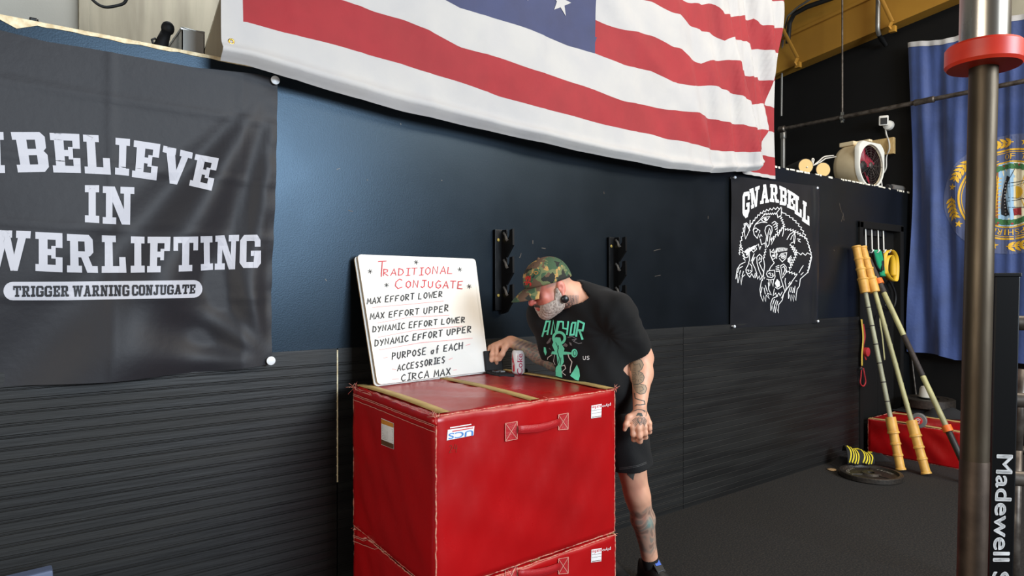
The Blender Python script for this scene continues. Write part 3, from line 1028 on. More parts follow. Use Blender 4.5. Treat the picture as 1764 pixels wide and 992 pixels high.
for ch, q in (('I', ((-42, 56), (12, 57), (18, 203), (-42, 203))),
              ('B', ((38, 57), (160, 57), (176, 198), (64, 201))), ('E', ((176, 60), (282, 64), (288, 203), (190, 201))),
              ('L', ((295, 66), (385, 70), (395, 209), (302, 204))), ('I', ((411, 77), (463, 82), (459, 213), (409, 208))),
              ('E', ((477, 86), (571, 100), (556, 229), (469, 217))), ('V', ((582, 105), (686, 130), (670, 250), (563, 234))),
              ('E', ((696, 135), (780, 151), (753, 266), (674, 248))),
              ('I', ((302, 246), (353, 246), (353, 381), (302, 378))), ('N', ((366, 250), (478, 253), (476, 387), (365, 383))),
              ('P', ((-330, 395), (-238, 397), (-238, 545), (-330, 540))), ('O', ((-222, 398), (-120, 400), (-120, 548), (-222, 545))),
              ('W', ((-78, 402), (110, 410), (98, 552), (-66, 548))), ('E', ((126, 412), (222, 417), (222, 556), (126, 551))),
              ('R', ((238, 419), (340, 424), (349, 558), (238, 556))), ('L', ((362, 424), (442, 426), (451, 558), (362, 558))),
              ('I', ((466, 428), (515, 430), (516, 557), (466, 558))), ('F', ((526, 430), (608, 430), (600, 556), (524, 557))),
              ('T', ((618, 430), (705, 428), (702, 551), (616, 554))), ('I', ((713, 427), (755, 426), (758, 547), (714, 550))),
              ('N', ((766, 425), (852, 423), (848, 545), (764, 547))), ('G', ((856, 424), (929, 422), (928, 540), (853, 541)))):
    polys += LQ(ch, *q)
decal('banner_lettering', polys, bmap, 'banner_ink', bn, 14)
top = [S2(p) for p in ((45, 590), (240, 589), (470, 587), (690, 584))]
bot = [S2(p) for p in ((690, 646), (470, 651), (240, 655), (45, 655))]
endR = [S2((690 + 30 * math.sin(a), 615 - 31 * math.cos(a))) for a in [math.pi * k / 10 for k in range(1, 10)]]
endL = [S2((45 - 33 * math.sin(a), 622.5 + 32.5 * math.cos(a))) for a in [math.pi * k / 10 for k in range(1, 10)]]
decal('pill_badge', [top + endR + bot + endL], bmap, 'banner_ink', bn, 10)
bmap2 = on_surf(bvh_of(bc), .004)
pl = []
for s, q in (('TRIGGER', ((47, 604), (245, 603), (245, 642), (47, 643))), ('WARNING', ((258, 603), (462, 601), (462, 641), (258, 643))),
             ('CONJUGATE', ((471, 601), (694, 599), (692, 632), (471, 640)))):
    pl += slab_line(s, *[S2(p) for p in q], gap=.1)
decal('badge_lettering', pl, bmap2, 'banner_cloth', bn, 12)
for (u, v), lab in (((475, 137.5), 'top'), ((467.5, 621.5), 'bottom')):
    p = onY(u, v, YB - .02)
    bm = B(); lathe(bm, (p.x, YW, p.z), (0, -1, 0), [(0, .003), (YW - YB + .012, .003), (YW - YB + .013, .018), (YW - YB + .017, .018), (YW - YB + .020, .012), (YW - YB + .0205, 0.0)], 20, cap=False)
    obj('pin_washer', bm, 'tack_white', bn, auto=.5)

# ================================================================== poster with the snarling pack
YP = 2.862
pc4 = [onY(1259, 303, YP), onY(1411, 321, YP), onY(1410, 556, YP), onY(1259, 566, YP)]
bm = B(); P = []
for i in range(41):
    s = i / 40
    a, b = pc4[0].lerp(pc4[1], s), pc4[3].lerp(pc4[2], s)
    col = []
    for j in range(41):
        p = a.lerp(b, j / 40)
        e = sm(.90, .97, s)
        p.y = YP - .004 * math.sin(s * 7 + j * .1) - .022 * math.exp(-((s - .955) / .028) ** 2) * (.6 + .4 * math.sin(j * .23)) - .003 * math.sin(j * .3)
        col.append(p)
    P.append(col)
grid(bm, P)
po = thing('poster', 'black vinyl poster with white drawing of snarling beasts beside the door', 'poster', (pc4[3].x, YP, pc4[3].z))
pv = obj('poster_sheet', bm, 'poster_vinyl', po, smooth=True)
pmap = on_surf(bvh_of(pv), .002)
ZA, ZB = zoomed(7.0875, 1255, 300), zoomed(6.6133, 1255, 420)
pol = []
for ch, q in (('G', ((168, 225), (262, 205), (250, 490), (168, 520))), ('N', ((252, 185), (378, 140), (352, 390), (275, 425))),
              ('A', ((395, 130), (490, 122), (492, 345), (382, 365))), ('R', ((505, 122), (602, 130), (612, 352), (500, 335))),
              ('B', ((618, 138), (712, 180), (705, 385), (622, 372))), ('E', ((718, 185), (815, 245), (805, 445), (712, 405))),
              ('L', ((805, 240), (890, 300), (890, 535), (805, 480))), ('L', ((905, 320), (980, 365), (985, 630), (895, 570)))):
    pol += quad(slab(ch), *[ZA(p) for p in q])
pol += [[ZA(p) for p in ((168, 440), (250, 430), (232, 520), (205, 538), (172, 480))]]
W_ = 1.15
def SA(*pts, w=W_):
    global pol
    pol += ribbon([ZA(p) for p in pts], w)
def SB(*pts, w=W_):
    global pol
    pol += ribbon([ZB(p) for p in pts], w)
def zig(a, b, n, amp, f, w=W_, curve=0.0):
    """jagged fur edge from a to b"""
    global pol
    q = []
    dx, dy = b[0] - a[0], b[1] - a[1]
    L = math.hypot(dx, dy)
    nx, ny = -dy / L, dx / L
    for i in range(2 * n + 1):
        t = i / (2 * n)
        k = (amp if i % 2 else 0) + curve * math.sin(t * math.pi)
        sl = .55 / (2 * n) if i % 2 else 0
        q.append(f((a[0] + dx * (t - sl) + nx * k, a[1] + dy * (t - sl) + ny * k)))
    pol += ribbon(q, w)
# backs and manes
zig((250, 640), (640, 400), 11, 22, ZA, curve=-75); zig((650, 455), (960, 790), 9, 20, ZA, curve=-50); zig((960, 790), (1010, 960), 4, 16, ZA)
zig((205, 600), (150, 860), 5, 18, ZA); SA((205, 595), (232, 640), (258, 690), (240, 620), (215, 592)); SA((262, 560), (250, 690), (205, 790), (190, 720), (205, 600))
zig((150, 860), (135, 985), 4, 14, ZA)
# upper head
SA((640, 400), (585, 470), (600, 530), (640, 500), (645, 410)); zig((430, 480), (590, 470), 6, 18, ZA)
SA((440, 480), (380, 560), (325, 610), (297, 680), (310, 740), (350, 785)); SA((297, 680), (330, 655), (352, 672), (340, 705), (322, 700)); SA((352, 672), (380, 690), (372, 720))
SA((395, 560), (430, 525), (500, 518), (470, 560), (430, 580), (400, 560)); pol += [[ZA(p) for p in circ(447, 548, 17)]]
SA((330, 610), (400, 585), (470, 590)); SA((350, 785), (362, 730), (376, 775), (392, 735), (408, 760))
SA((440, 690), (455, 640), (490, 620), (525, 640), (530, 690), (505, 760), (490, 860), (470, 890), (452, 830), (462, 760), (440, 690)); SA((470, 820), (480, 720), (495, 660), (510, 690), (500, 740))
for k in range(5):
    SA((525 + k * 14, 600 + k * 26), (560 + k * 10, 575 + k * 28), (600 - k * 3, 610 + k * 22))
zig((640, 500), (690, 640), 5, 22, ZA); zig((690, 640), (520, 820), 7, 22, ZA)
SA((600, 760), (650, 650), (672, 640), (668, 700), (655, 760)); SA((385, 790), (400, 860), (440, 840), (452, 900)); SA((360, 850), (378, 920), (392, 880)); SA((510, 800), (530, 770), (520, 860), (560, 780))
# right head (front)
zig((690, 660), (900, 740), 7, 26, ZA, curve=-20); zig((900, 740), (960, 790), 2, 18, ZA)
SA((710, 800), (745, 735), (800, 700), (812, 760), (800, 850)); SA((755, 800), (770, 760), (800, 720), (790, 830), (760, 840)); SA((835, 790), (870, 795), (850, 815), (878, 830))
zig((760, 850), (830, 985), 5, 20, ZA); SA((850, 960), (880, 985), (900, 960), (935, 990), (960, 960), (1005, 985))
for k in range(9):
    SB((530 + k * 16, 100 - k * 3), (545 + k * 15, 50 - 10 * math.sin(k * .4)))
SB((490, 90), (510, 60), (520, 100)); SB((470, 60), (475, 130), (500, 190), (520, 215)); SB((480, 90), (520, 105), (530, 160), (500, 180), (478, 130))
pol += [[ZB(p) for p in circ(508, 135, 14)]]
SB((570, 150), (600, 110), (660, 100), (650, 165), (610, 205), (575, 165)); SB(*circ(618, 143, 22, 12), (640, 143)); pol += [[ZB(p) for p in circ(618, 143, 11)]]
SB((540, 70), (545, 170), (555, 110)); SB((520, 215), (480, 260), (455, 310), (440, 310), (430, 345), (445, 375), (490, 385), (525, 350), (520, 300), (455, 305))
SB((450, 340), (470, 330), (475, 365)); SB((490, 335), (505, 345), (490, 365)); SB((430, 400), (470, 410), (520, 400), (530, 360))
SB((455, 410), (465, 480), (480, 410), (505, 485), (510, 405))
SB((590, 250), (625, 230), (655, 265), (650, 330), (610, 390), (600, 300), (590, 250)); SB((610, 270), (628, 255), (640, 290), (620, 350)); SB((575, 300), (590, 380), (620, 480), (640, 545), (655, 500), (640, 430), (645, 390))
for k in range(4):
    SB((535, 260 + k * 18), (575, 245 + k * 22))
pol += [[ZB(p) for p in ((525, 450), (550, 400), (580, 430), (585, 480), (550, 500))]]
SB((525, 490), (560, 515), (610, 480)); SB((520, 510), (505, 590), (535, 560), (545, 600), (570, 560), (585, 590), (610, 545))
for k in range(6):
    a = -.9 + k * .36
    SB((665 + 8 * math.cos(a), 185 + 12 * math.sin(a)), (690 + 34 * math.cos(a), 185 + 64 * math.sin(a)))
zig((740, 20), (790, 100), 3, 20, ZB); zig((790, 100), (700, 300), 7, 24, ZB); zig((660, 300), (780, 340), 4, 22, ZB)
# left head
for k in range(6):
    SB((175 + k * 7, 95 + 4 * k), (215 + k * 22, 55 - k * 9))
SB((190, 100), (225, 90), (218, 150), (185, 160), (172, 125)); pol += [[ZB(p) for p in circ(205, 122, 10)]]
SB((260, 40), (300, 20), (318, 60), (280, 95), (258, 70)); pol += [[ZB(p) for p in circ(288, 55, 11)]]
SB((232, 40), (236, 180), (220, 240), (195, 290), (200, 330), (235, 340), (265, 310), (262, 250), (236, 225)); SB((205, 300), (225, 295), (225, 320)); SB((240, 300), (255, 310))
zig((150, 20), (190, 190), 5, 18, ZB)
SB((320, 150), (350, 118), (378, 145), (370, 200), (345, 215), (370, 270), (400, 330), (380, 380), (345, 300), (322, 220), (320, 150)); SB((340, 190), (352, 150), (360, 180))
SB((210, 345), (240, 380), (262, 340), (285, 385), (305, 330)); SB((280, 130), (270, 220), (300, 280), (320, 340), (300, 390)); zig((300, 390), (385, 420), 3, -40, ZB)
zig((430, 60), (400, 190), 4, 16, ZB); SB((400, 190), (408, 250), (395, 340), (400, 400), (412, 380)); SB((255, 200), (290, 110)); SB((262, 220), (300, 150))
# paws
SB((190, 205), (130, 235), (95, 290), (80, 400), (98, 345), (105, 445), (122, 360), (142, 465), (152, 380), (185, 350)); SB((100, 330), (115, 280), (160, 255)); SB((122, 350), (135, 300)); SB((150, 370), (168, 310))
SB((375, 410), (355, 520), (365, 590), (390, 655), (395, 590), (420, 655), (425, 580), (462, 625), (440, 560), (485, 580), (455, 520), (450, 440)); SB((380, 490), (365, 560)); SB((402, 500), (415, 570)); SB((415, 470), (440, 545))
SB((560, 595), (500, 620), (478, 680), (480, 760), (495, 700), (508, 775), (520, 700), (530, 785), (540, 710), (565, 785), (570, 690), (610, 640), (625, 570), (690, 470), (780, 345)); SB((500, 690), (520, 630)); SB((522, 700), (545, 640)); SB((545, 705), (560, 650)); SB((600, 620), (640, 540), (720, 440))
SB((700, 490), (680, 560), (680, 625), (695, 575), (708, 650), (718, 580), (738, 655), (742, 580), (765, 645), (770, 570), (780, 515), (805, 480), (815, 400), (900, 325), (920, 270), (945, 150), (925, 60), (905, 0)); SB((705, 550), (720, 490)); SB((725, 560), (740, 500)); SB((745, 560), (755, 480))
zig((945, 150), (905, 330), 5, 14, ZB); SB((850, 245), (820, 290), (800, 330)); SB((820, 355), (850, 325)); SB((680, 460), (700, 430)); SB((760, 420), (780, 425))
decal('poster_drawing', pol, pmap, 'poster_ink', po, None)
for u, v in ((1405, 324), (1406, 553), (1262, 562), (1263, 306)):
    p = onY(u, v, YP)
    bm = B(); lathe(bm, (p.x, YW, p.z), (0, -1, 0), [(0, .006), (.03, .006), (.034, .011), (.04, .008), (.041, 0)], 14, cap=False); obj('pin', bm, 'tack_white', po, auto=.5)

# ================================================================== blue state flag with the round seal
XS = 7.11
SY, SZ = 2.02, 2.31
tl = onX(1568, 74, XS); bl = onX(1575, 606, XS)
fz = [(2.86, tl.z), (2.55, tl.z - .06), (2.3, tl.z - .05), (2.02, tl.z - .01), (1.5, tl.z - .05), (1.05, tl.z)]
bz = [(2.86, bl.z), (2.6, .84), (2.45, .80), (2.0, .82), (1.5, .80), (1.05, .82)]
def st_y(yy, z):
    a = 2.86 - yy
    h = (tl.z - z) / (tl.z - bl.z)
    x = XS
    ph = a * 24 - h * 5.5
    amp = .030 * (.35 + .65 * sm(.0, .5, h)) * (1 - .75 * sm(.30, .55, a)) 
    x -= amp * math.sin(ph) + .012 * math.sin(a * 11 + h * 9) * (1 - .6 * sm(.3, .6, a))
    x -= .006 * math.sin(a * 60 + h * 3)
    x -= .012 * max(0, 1 - abs(a - .84) / .03)
    return x
bm = B(); P = []
for i in range(91):
    yy = 2.86 - 1.82 * i / 90
    zt = float(np.interp(-yy, [-y for y, z in fz], [z for y, z in fz])); zb = float(np.interp(-yy, [-y for y, z in bz], [z for y, z in bz]))
    col = []
    for j in range(101):
        t = j / 100
        z = zt + (zb - zt) * t
        y2 = yy + .05 * (1 - sm(0, .12, t)) * 0 - .06 * math.sin(math.pi * min(1, t * 1.1)) * (1 - sm(0, .5, 2.86 - yy)) * .6
        col.append((st_y(yy, z), y2, z))
    P.append(col)
grid(bm, P)
sf = thing('state_flag', 'blue flag with a round gold seal hanging on the side wall', 'flag', (XS, 2.0, .8))
so = obj('flag_cloth', bm, 'state_blue', sf, smooth=True)
bm = B(); P = []
for i in range(91):
    yy = 2.86 - 1.82 * i / 90
    zt = float(np.interp(-yy, [-y for y, z in fz], [z for y, z in fz]))
    P.append([(st_y(yy, zt) - .004, yy, zt - .04), (st_y(yy, zt) - .005, yy, zt + .008), (st_y(yy, zt) + .006, yy, zt + .012)])
grid(bm, P)
tag(obj('heading', bm, 'flag_white', sf, smooth=True), 'white heading along the top edge', None)
SBV = bvh_of(so)
def seal(off):
    def f(a, b):
        y, z = SY - a, SZ + b
        h = SBV.ray_cast(Vector((5, y, z)), Vector((1, 0, 0)))
        return None if h[0] is None else h[0] - Vector((off, 0, 0))
    return f
def ZS(p):
    return ((p[0] - 540) * .0012, (496 - p[1]) * .0012)
def zs(*pts):
    return [ZS(p) for p in pts]
decal('seal_disc', [circ(0, 0, .53, 64)], seal(.002), 'seal_ground', sf, .022)
gold = []
def annulus(r0, r1, n=72):
    return [[(r0 * math.cos(a), r0 * math.sin(a)), (r1 * math.cos(a), r1 * math.sin(a)), (r1 * math.cos(b), r1 * math.sin(b)), (r0 * math.cos(b), r0 * math.sin(b))]
            for a, b in [(2 * math.pi * k / n, 2 * math.pi * (k + 1) / n) for k in range(n)]]
gold += annulus(.388, .404) + annulus(.372, .379) + annulus(.286, .298)
def leaf(x, y, a, l, w_):
    c, s = math.cos(a), math.sin(a)
    return [(x + c * px_ * l - s * py_ * w_, y + s * px_ * l + c * py_ * w_) for px_, py_ in ((0, 0), (.3, .5), (.65, .42), (1, 0), (.65, -.42), (.3, -.5))]
for k in range(8):
    ang = math.radians(100 - 45 * k - 2)
    if k % 1 == 0:
        for j in range(-2, 3):
            aa = ang + j * .085
            x, y = .462 * math.cos(aa), .462 * math.sin(aa)
            tdir = aa + math.pi / 2
            gold.append(leaf(x, y, tdir + .7, .07, .026)); gold.append(leaf(x, y, tdir - .7, .07, .026))
        gold += ribbon([(.462 * math.cos(ang + t), .462 * math.sin(ang + t)) for t in np.linspace(-.2, .28, 8)], .008)
    sa = math.radians(100 - 45 * k + 22.5 - 2)
    gold.append(star(.462 * math.cos(sa), .462 * math.sin(sa), .036, .2))
decal('seal_pattern', gold, seal(.004), 'gold', sf, .022)
inner = [(.284 * math.cos(2 * math.pi * k / 48), .284 * math.sin(2 * math.pi * k / 48)) for k in range(48)]
decal('seal_picture', [inner], seal(.004), 'cream', sf, .022)
def halfdisc(x0, x1):
    pts = []
    n = 16
    for k in range(n + 1):
        x = x0 + (x1 - x0) * k / n
        pts.append((x, math.sqrt(max(.284 ** 2 - x * x, 0))))
    return [pts + [(x, -y) for x, y in pts[::-1]]]
decal('seal_land', halfdisc(-.283, -.085), seal(.005), 'seal_brown', sf, .022)
decal('seal_water', halfdisc(-.085, .035), seal(.005), 'seal_sky', sf, .022)
rays = [zs((590, 485), (590 + 150 * math.cos(a - .03), 485 + 150 * math.sin(a - .03)), (590 + 150 * math.cos(a + .03), 485 + 150 * math.sin(a + .03))) for a in [-1.2 + .24 * k for k in range(11)]]
sun = [zs(*[(575 + 46 * math.cos(a), 485 + 46 * math.sin(a)) for a in [-math.pi / 2 + math.pi * k / 12 for k in range(13)]])]
scaf = ribbon(zs((458, 350), (430, 715)), .011) + ribbon(zs((470, 360), (448, 660)), .008)
for k in range(11):
    scaf += ribbon(zs((428 + 3 * k, 650 - 27 * k), (478 + k, 640 - 27 * k)), .006)
decal('seal_sun', sun + [r for r in rays] + scaf, seal(.006), 'gold', sf, .022)
hull = zs((487, 640), (515, 658), (540, 648), (526, 600), (514, 505), (524, 425), (545, 372), (522, 355), (503, 420), (490, 490), (484, 560))
masts = ribbon(zs((522, 415), (720, 400)), .005) + ribbon(zs((524, 547), (720, 528)), .005) + ribbon(zs((528, 592), (700, 606)), .005)
masts += ribbon(zs((545, 372), (575, 300)), .004) + ribbon(zs((530, 440), (640, 420)), .003) + ribbon(zs((530, 520), (640, 536)), .003) + ribbon(zs((535, 600), (540, 660)), .003)
decal('seal_ship', [hull] + masts, seal(.007), 'seal_dark', sf, .022)
ports = [circ(*ZS((515 - 6 * math.sin(k * .32) , 640 - 24 * k)), .0065, 6) for k in range(11)]
decal('seal_gunports', ports + ribbon(zs((482, 600), (486, 520), (498, 430), (515, 360)), .004), seal(.0085), 'flag_white', sf, .03)
decal('seal_ensign', [zs((560, 604), (610, 600), (612, 656), (588, 650), (566, 655))], seal(.0085), 'seal_red', sf, .03)
gr = []
for sgn, a0, a1 in ((1, 2.4, .6), (-1, -2.2, -.6)):
    for k in range(12):
        a = a0 + (a1 - a0) * k / 11
        x, y = .246 * math.cos(a), .246 * math.sin(a)
        gr.append(leaf(x, y, a + 1.2, .06, .03)); gr.append(leaf(x, y, a - 1.9, .055, .03))
decal('laurel_pattern', gr, seal(.0075), 'seal_green', sf, .03)
decal('berry_pattern', [circ(.262 * math.cos(a), .262 * math.sin(a), .009, 6) for a in (2.1, 1.75, 1.3, 1.0, -1.9, -1.5, -1.1)], seal(.0085), 'seal_red', sf, .03)
lt = []
S = 'SEAL OF THE STATE OF NEW HAMPSHIRE'
for i, ch in enumerate(S):
    if ch == ' ':
        continue
    a = math.radians(90 - 7.3 * (i - 5.5))
    wdt = .028 if ch != 'I' else .010
    r0, r1 = .312, .362
    ta = Vector((math.sin(a), -math.cos(a)))
    ra = Vector((math.cos(a), math.sin(a)))
    for p in text_polys(ch):
        lt.append([tuple(ra * (r0 + (r1 - r0) * y) + ta * ((x - .5) * wdt * 1.25)) for x, y in p])
decal('seal_lettering', lt, seal(.005), 'gold', sf, .03)
# ================================================================== soft foam boxes
def soft_box(bm, c, n=22, bulge=.006, amp=.0048, seed=0.0, rnd_=.012):
    """c: 8 corners (bottom 4, top 4); quilted skin with softened edges and small wrinkles"""
    c = [Vector(p) for p in c]
    def tri(a, b, e):
        lo = (c[0] * (1 - a) + c[1] * a) * (1 - b) + (c[3] * (1 - a) + c[2] * a) * b
        hi = (c[4] * (1 - a) + c[5] * a) * (1 - b) + (c[7] * (1 - a) + c[6] * a) * b
        return lo * (1 - e) + hi * e
    cen = sum(c, Vector()) / 8
    cache = {}
    def vert(a, b, e):
        k = (round(a * 1000), round(b * 1000), round(e * 1000))
        if k in cache:
            return cache[k]
        p = tri(a, b, e)
        ext = [1 if (t in (0.0, 1.0)) else 0 for t in (a, b, e)]
        d = Vector((0, 0, 0))
        wgt = 1.0
        for ax, t in enumerate((a, b, e)):
            if t in (0.0, 1.0):
                q = [a, b, e]; q[ax] = .5
                dirv = (p - tri(*q)).normalized()
                d += dirv
            else:
                wgt *= min(1, 4 * t * (1 - t) * 1.6)
        ne = sum(ext)
        d.normalize()
        if ne == 1:
            wr = math.sin(p.x * 17 + p.z * 9 + seed) * math.sin(p.z * 21 - p.y * 13 + seed * 2) + .6 * math.sin(p.x * 41 + p.y * 37 - p.z * 29 + seed)
            p = p + d * (bulge * wgt + amp * wr * (.35 + .65 * wgt))
        else:
            p = p - d * (rnd_ * (.5 if ne == 2 else .8)) + d * .002 * math.sin(p.x * 60 + p.y * 50 + p.z * 70)
        cache[k] = bm.verts.new(p)
        return cache[k]
    G = [0.0, .012] + [i / n for i in range(1, n)] + [.988, 1.0]
    for ax in range(3):
        for s in (0.0, 1.0):
            for i in range(len(G) - 1):
                for j in range(len(G) - 1):
                    q = []
                    for (x, y) in ((i, j), (i + 1, j), (i + 1, j + 1), (i, j + 1)):
                        t = [0, 0, 0]; t[ax] = s; t[(ax + 1) % 3] = G[x]; t[(ax + 2) % 3] = G[y]
                        q.append(vert(*t))
                    f = bm.faces.new(q if s else q[::-1])
    return tri

def edge_line(a, b, n, jit, seed):
    r = random.Random(seed)
    return [Vector(a).lerp(Vector(b), i / n) + Vector((r.uniform(-jit, jit), r.uniform(-jit, jit), r.uniform(-jit, jit))) for i in range(n + 1)]

def foam_box(label, corners, seed, strips, group='red foam boxes', strip_axis='y'):
    c = [Vector(p) for p in corners]
    cen = sum(c[:4], Vector()) / 4
    t = thing('foam_box', label, 'foam box', cen, group)
    bm = B(); soft_box(bm, corners, seed=seed)
    body = obj('cover', bm, 'red_vinyl', t, smooth=True)
    bm = B()
    up = Vector((0, 0, 1))
    k = 0
    for a, b in ((0, 4), (1, 5), (2, 6), (3, 7), (4, 5), (5, 6), (6, 7), (7, 4), (0, 1), (1, 2), (2, 3), (3, 0)):
        k += 1
        ctr = sum(c, Vector()) / 8
        pa, pb = c[a], c[b]
        sh = lambda p: p + (ctr - p).normalized() * .006
        tube(bm, edge_line(sh(pa), sh(pb), 40, .0012 if b - a == 4 else .0016, seed * 10 + k), .0026, 6)
    obj('edge_seam', bm, 'tan_edge', t, smooth=True)
    bm = B()
    for s in strips:
        if strip_axis == 'y':
            a = c[4].lerp(c[5], s); b = c[7].lerp(c[6], s); wv = (c[5] - c[4]).normalized() * .021
        else:
            a = c[4].lerp(c[7], s); b = c[5].lerp(c[6], s); wv = (c[7] - c[4]).normalized() * .014
        a2, b2 = a.lerp(b, .005), a.lerp(b, .995)
        P = []
        N = 24
        for i in range(N + 1):
            p = a2.lerp(b2, i / N) + up * (.0045 + .0065 * min(1, 4 * i / N * (1 - i / N)))
            P.append([p - wv - up * .003, p - wv + up * .001, p + wv + up * .001, p + wv - up * .003])
        bb = B(); grid(bb, P)
        o = obj('tape_strip', bb, 'tan_tape', t, smooth=True)
    return t, body, c

def on_box(u, v, bvh, off=.0022):
    return on_surf(bvh, off)(u, v)

ZM, ZTOP = .457, 1.067
FLc, FRc, BRc, BLc = (1.166, 1.95), (2.068, 1.98), (2.078, 2.765), (1.215, 2.73)
up_c = [(*FLc, ZM + .004), (*FRc, ZM + .004), (*BRc, ZM + .004), (*BLc, ZM + .004), (*FLc, ZTOP), (*FRc, ZTOP), (*BRc, ZTOP), (*BLc, ZTOP)]
t1, body1, c1 = foam_box('large red foam box with whiteboard and soda can on top', up_c, 1.3, (.045, .50, .97))
lo_c = [(x + .002, y, 0.0) for x, y in (FLc, FRc, BRc, BLc)] + [(x + .002, y - .002, ZM - .004) for x, y in (FLc, FRc, BRc, BLc)]
t2, body2, c2 = foam_box('lower red foam box on the floor under the larger red box', lo_c, 2.7, (.045, .5, .97))

# the upper box: handles, stickers, zipper flap, stitching
def box_extras(t, body, dv, sticker_left=True, dx=0):
    bv = bvh_of(body)
    f = on_surf(bv, .0022)
    f2 = on_surf(bv, .0034)
    f3 = on_surf(bv, .0046)
    ZH = zoomed(5.3455, 740, 690)
    sh = lambda p: (ZH(p)[0] + dx, ZH(p)[1] + dv)
    # handle: two stitched patches and a strap standing off the face
    hd = None
    P0 = [sh(p) for p in ((800, 262), (900, 240), (1000, 222), (1100, 205), (1180, 195))]
    W = [f(*p) for p in P0]
    if all(W):
        nrm = Vector((0, -1, 0))
        st = [W[0] + nrm * .004] + [W[0].lerp(W[-1], k) + nrm * (.005 + .007 * math.sin(math.pi * k)) + Vector((0, 0, -.006 * math.sin(math.pi * k))) for k in (.12, .3, .5, .7, .88)] + [W[-1] + nrm * .004]
        bm = B(); P = []
        for p in st:
            P.append([p + Vector((0, 0, z)) + nrm * (.004 if abs(z) < .010 else 0) for z in (-.014, -.0125, -.008, 0, .008, .0125, .014)])
        grid(bm, P)
        hd = obj('handle', bm, 'red_strap', t, smooth=True)
        solid(hd, .003)
        for q in (((692, 208), (802, 190), (800, 350), (694, 372)), ((1180, 128), (1272, 112), (1270, 262), (1180, 268))):
            q = [sh(p) for p in q]
            decal('handle_patch', [q], f2, 'red_strap', hd, 6)
            cr = []
            for i in range(4):
                cr += ribbon([q[i], q[(i + 1) % 4]], 1.0)
            cr += ribbon([q[0], q[2]], .9) + ribbon([q[1], q[3]], .9)
            decal('stitching', cr, f3, 'stitch', hd, 6)
    if sticker_left:
        a = [sh(p) for p in ((165, 268), (410, 232), (402, 318), (156, 366))]
        decal('maker_sticker', [a] + [[sh(p) for p in ((185, 245), (380, 212), (382, 222), (186, 255))]], f, 'sticker_white', t, 6)
        L = [[(1 - x, 1 - y) for x, y in p] for p in text_polys('UCS', .008)]
        decal('maker_lettering', quad(L, *[sh(p) for p in ((172, 300), (398, 268), (395, 322), (168, 355))]), f2, 'sticker_blue', t, 6)
        decal('sticker_bar', [[sh(p) for p in ((205, 277), (395, 246), (397, 254), (207, 286))], [sh(p) for p in ((330, 240), (405, 228), (402, 234), (332, 246))]], f2, 'sticker_red', t, 6)
        decal('size_mark', hand_line('24', (178, 480), (265, 470), 70, .5, sh), f, 'sticker_brown', t, None)
    q = [sh(p) for p in ((1487, 45), (1582, 30), (1578, 150), (1484, 163))]
    decal('size_sticker', [q], f, 'sticker_white', t, 6)
    L = [[(1 - x, 1 - y) for x, y in p] for p in text_polys('safe')]
    decal('sticker_lettering', quad(L, *[sh(p) for p in ((1490, 52), (1580, 38), (1578, 68), (1490, 80))]), f2, 'sticker_red', t, 6)
    L = [[(1 - x, 1 - y) for x, y in p] for p in text_polys('plyo')]
    decal('brand_lettering', quad(L, *[sh(p) for p in ((1584, 36), (1664, 16), (1664, 52), (1584, 66))]), f2, 'sticker_white', t, 6)
    ln = []
    for y in (92, 118):
        ln += ribbon([sh((1490, y)), sh((1578, y - 14))], .5)
    ln += ribbon([sh((1490, 152)), sh((1576, 140))], 1.0)
    decal('sticker_rule', ln, f2, 'sticker_brown', t, 6)
    return f, f2, f3

f, f2, f3 = box_extras(t1, body1, 0)
box_extras(t2, body2, 248, sticker_left=False)
ZW = zoomed(5.221, 600, 640)
# warning label on the shaded side of the upper box
wl = [ZW(p) for p in ((302, 418), (414, 465), (414, 698), (302, 655))]
decal('warning_label', [wl], f, 'sticker_white', t1, 6)
decal('label_band', [[ZW(p) for p in ((304, 424), (412, 468), (412, 505), (304, 465))]], f2, 'sticker_orange', t1, 6)
decal('label_foot', [[ZW(p) for p in ((304, 608), (412, 652), (412, 694), (304, 652))]], f2, 'sticker_brown', t1, 6)
ln = []
for k in range(9):
    ln += ribbon([ZW((310, 485 + 14 * k)), ZW((406, 522 + 14 * k))], .55)
decal('label_print', ln, f2, 'print_grey', t1, None)
# zipper flap and double stitching under the top edge of the shaded side
def flap(t, dv, bv):
    g = on_surf(bv, .006)
    bm = B(); P = []
    for i in range(31):
        k = i / 30
        x = 58 + (790 - 58) * k
        row = []
        for yy, o in ((128 + 278 * k, 0), (150 + 280 * k, 1), (186 + 282 * k, 1), (205 + 284 * k, 0)):
            q = ZW((x, yy)); p = g(q[0], q[1] + dv)
            row.append(p)
        if all(row):
            row = [p + Vector((-.004 if o in (1, 2) else .004, 0, .0015 * math.sin(i * 1.7))) for o, p in enumerate(row)]
            P.append(row)
    if len(P) > 2:
        grid(bm, P)
        o = obj('zipper_flap', bm, 'red_vinyl', t, smooth=True); solid(o, .003)
    h = on_surf(bv, .0085)
    ln = []
    for ya, yb in ((152, 436), (198, 478), (212, 492), (250, 540)):
        pts = [ZW((60 + 725 * k / 30, ya + (yb - ya) * k / 30 + 1.5 * math.sin(k * 2.1))) for k in range(31)]
        ln += ribbon([(x, y + dv) for x, y in pts], .9)
    decal('stitch_line', ln, h, 'stitch', t, None)
flap(t1, 0, bvh_of(body1))
flap(t2, 243, bvh_of(body2))
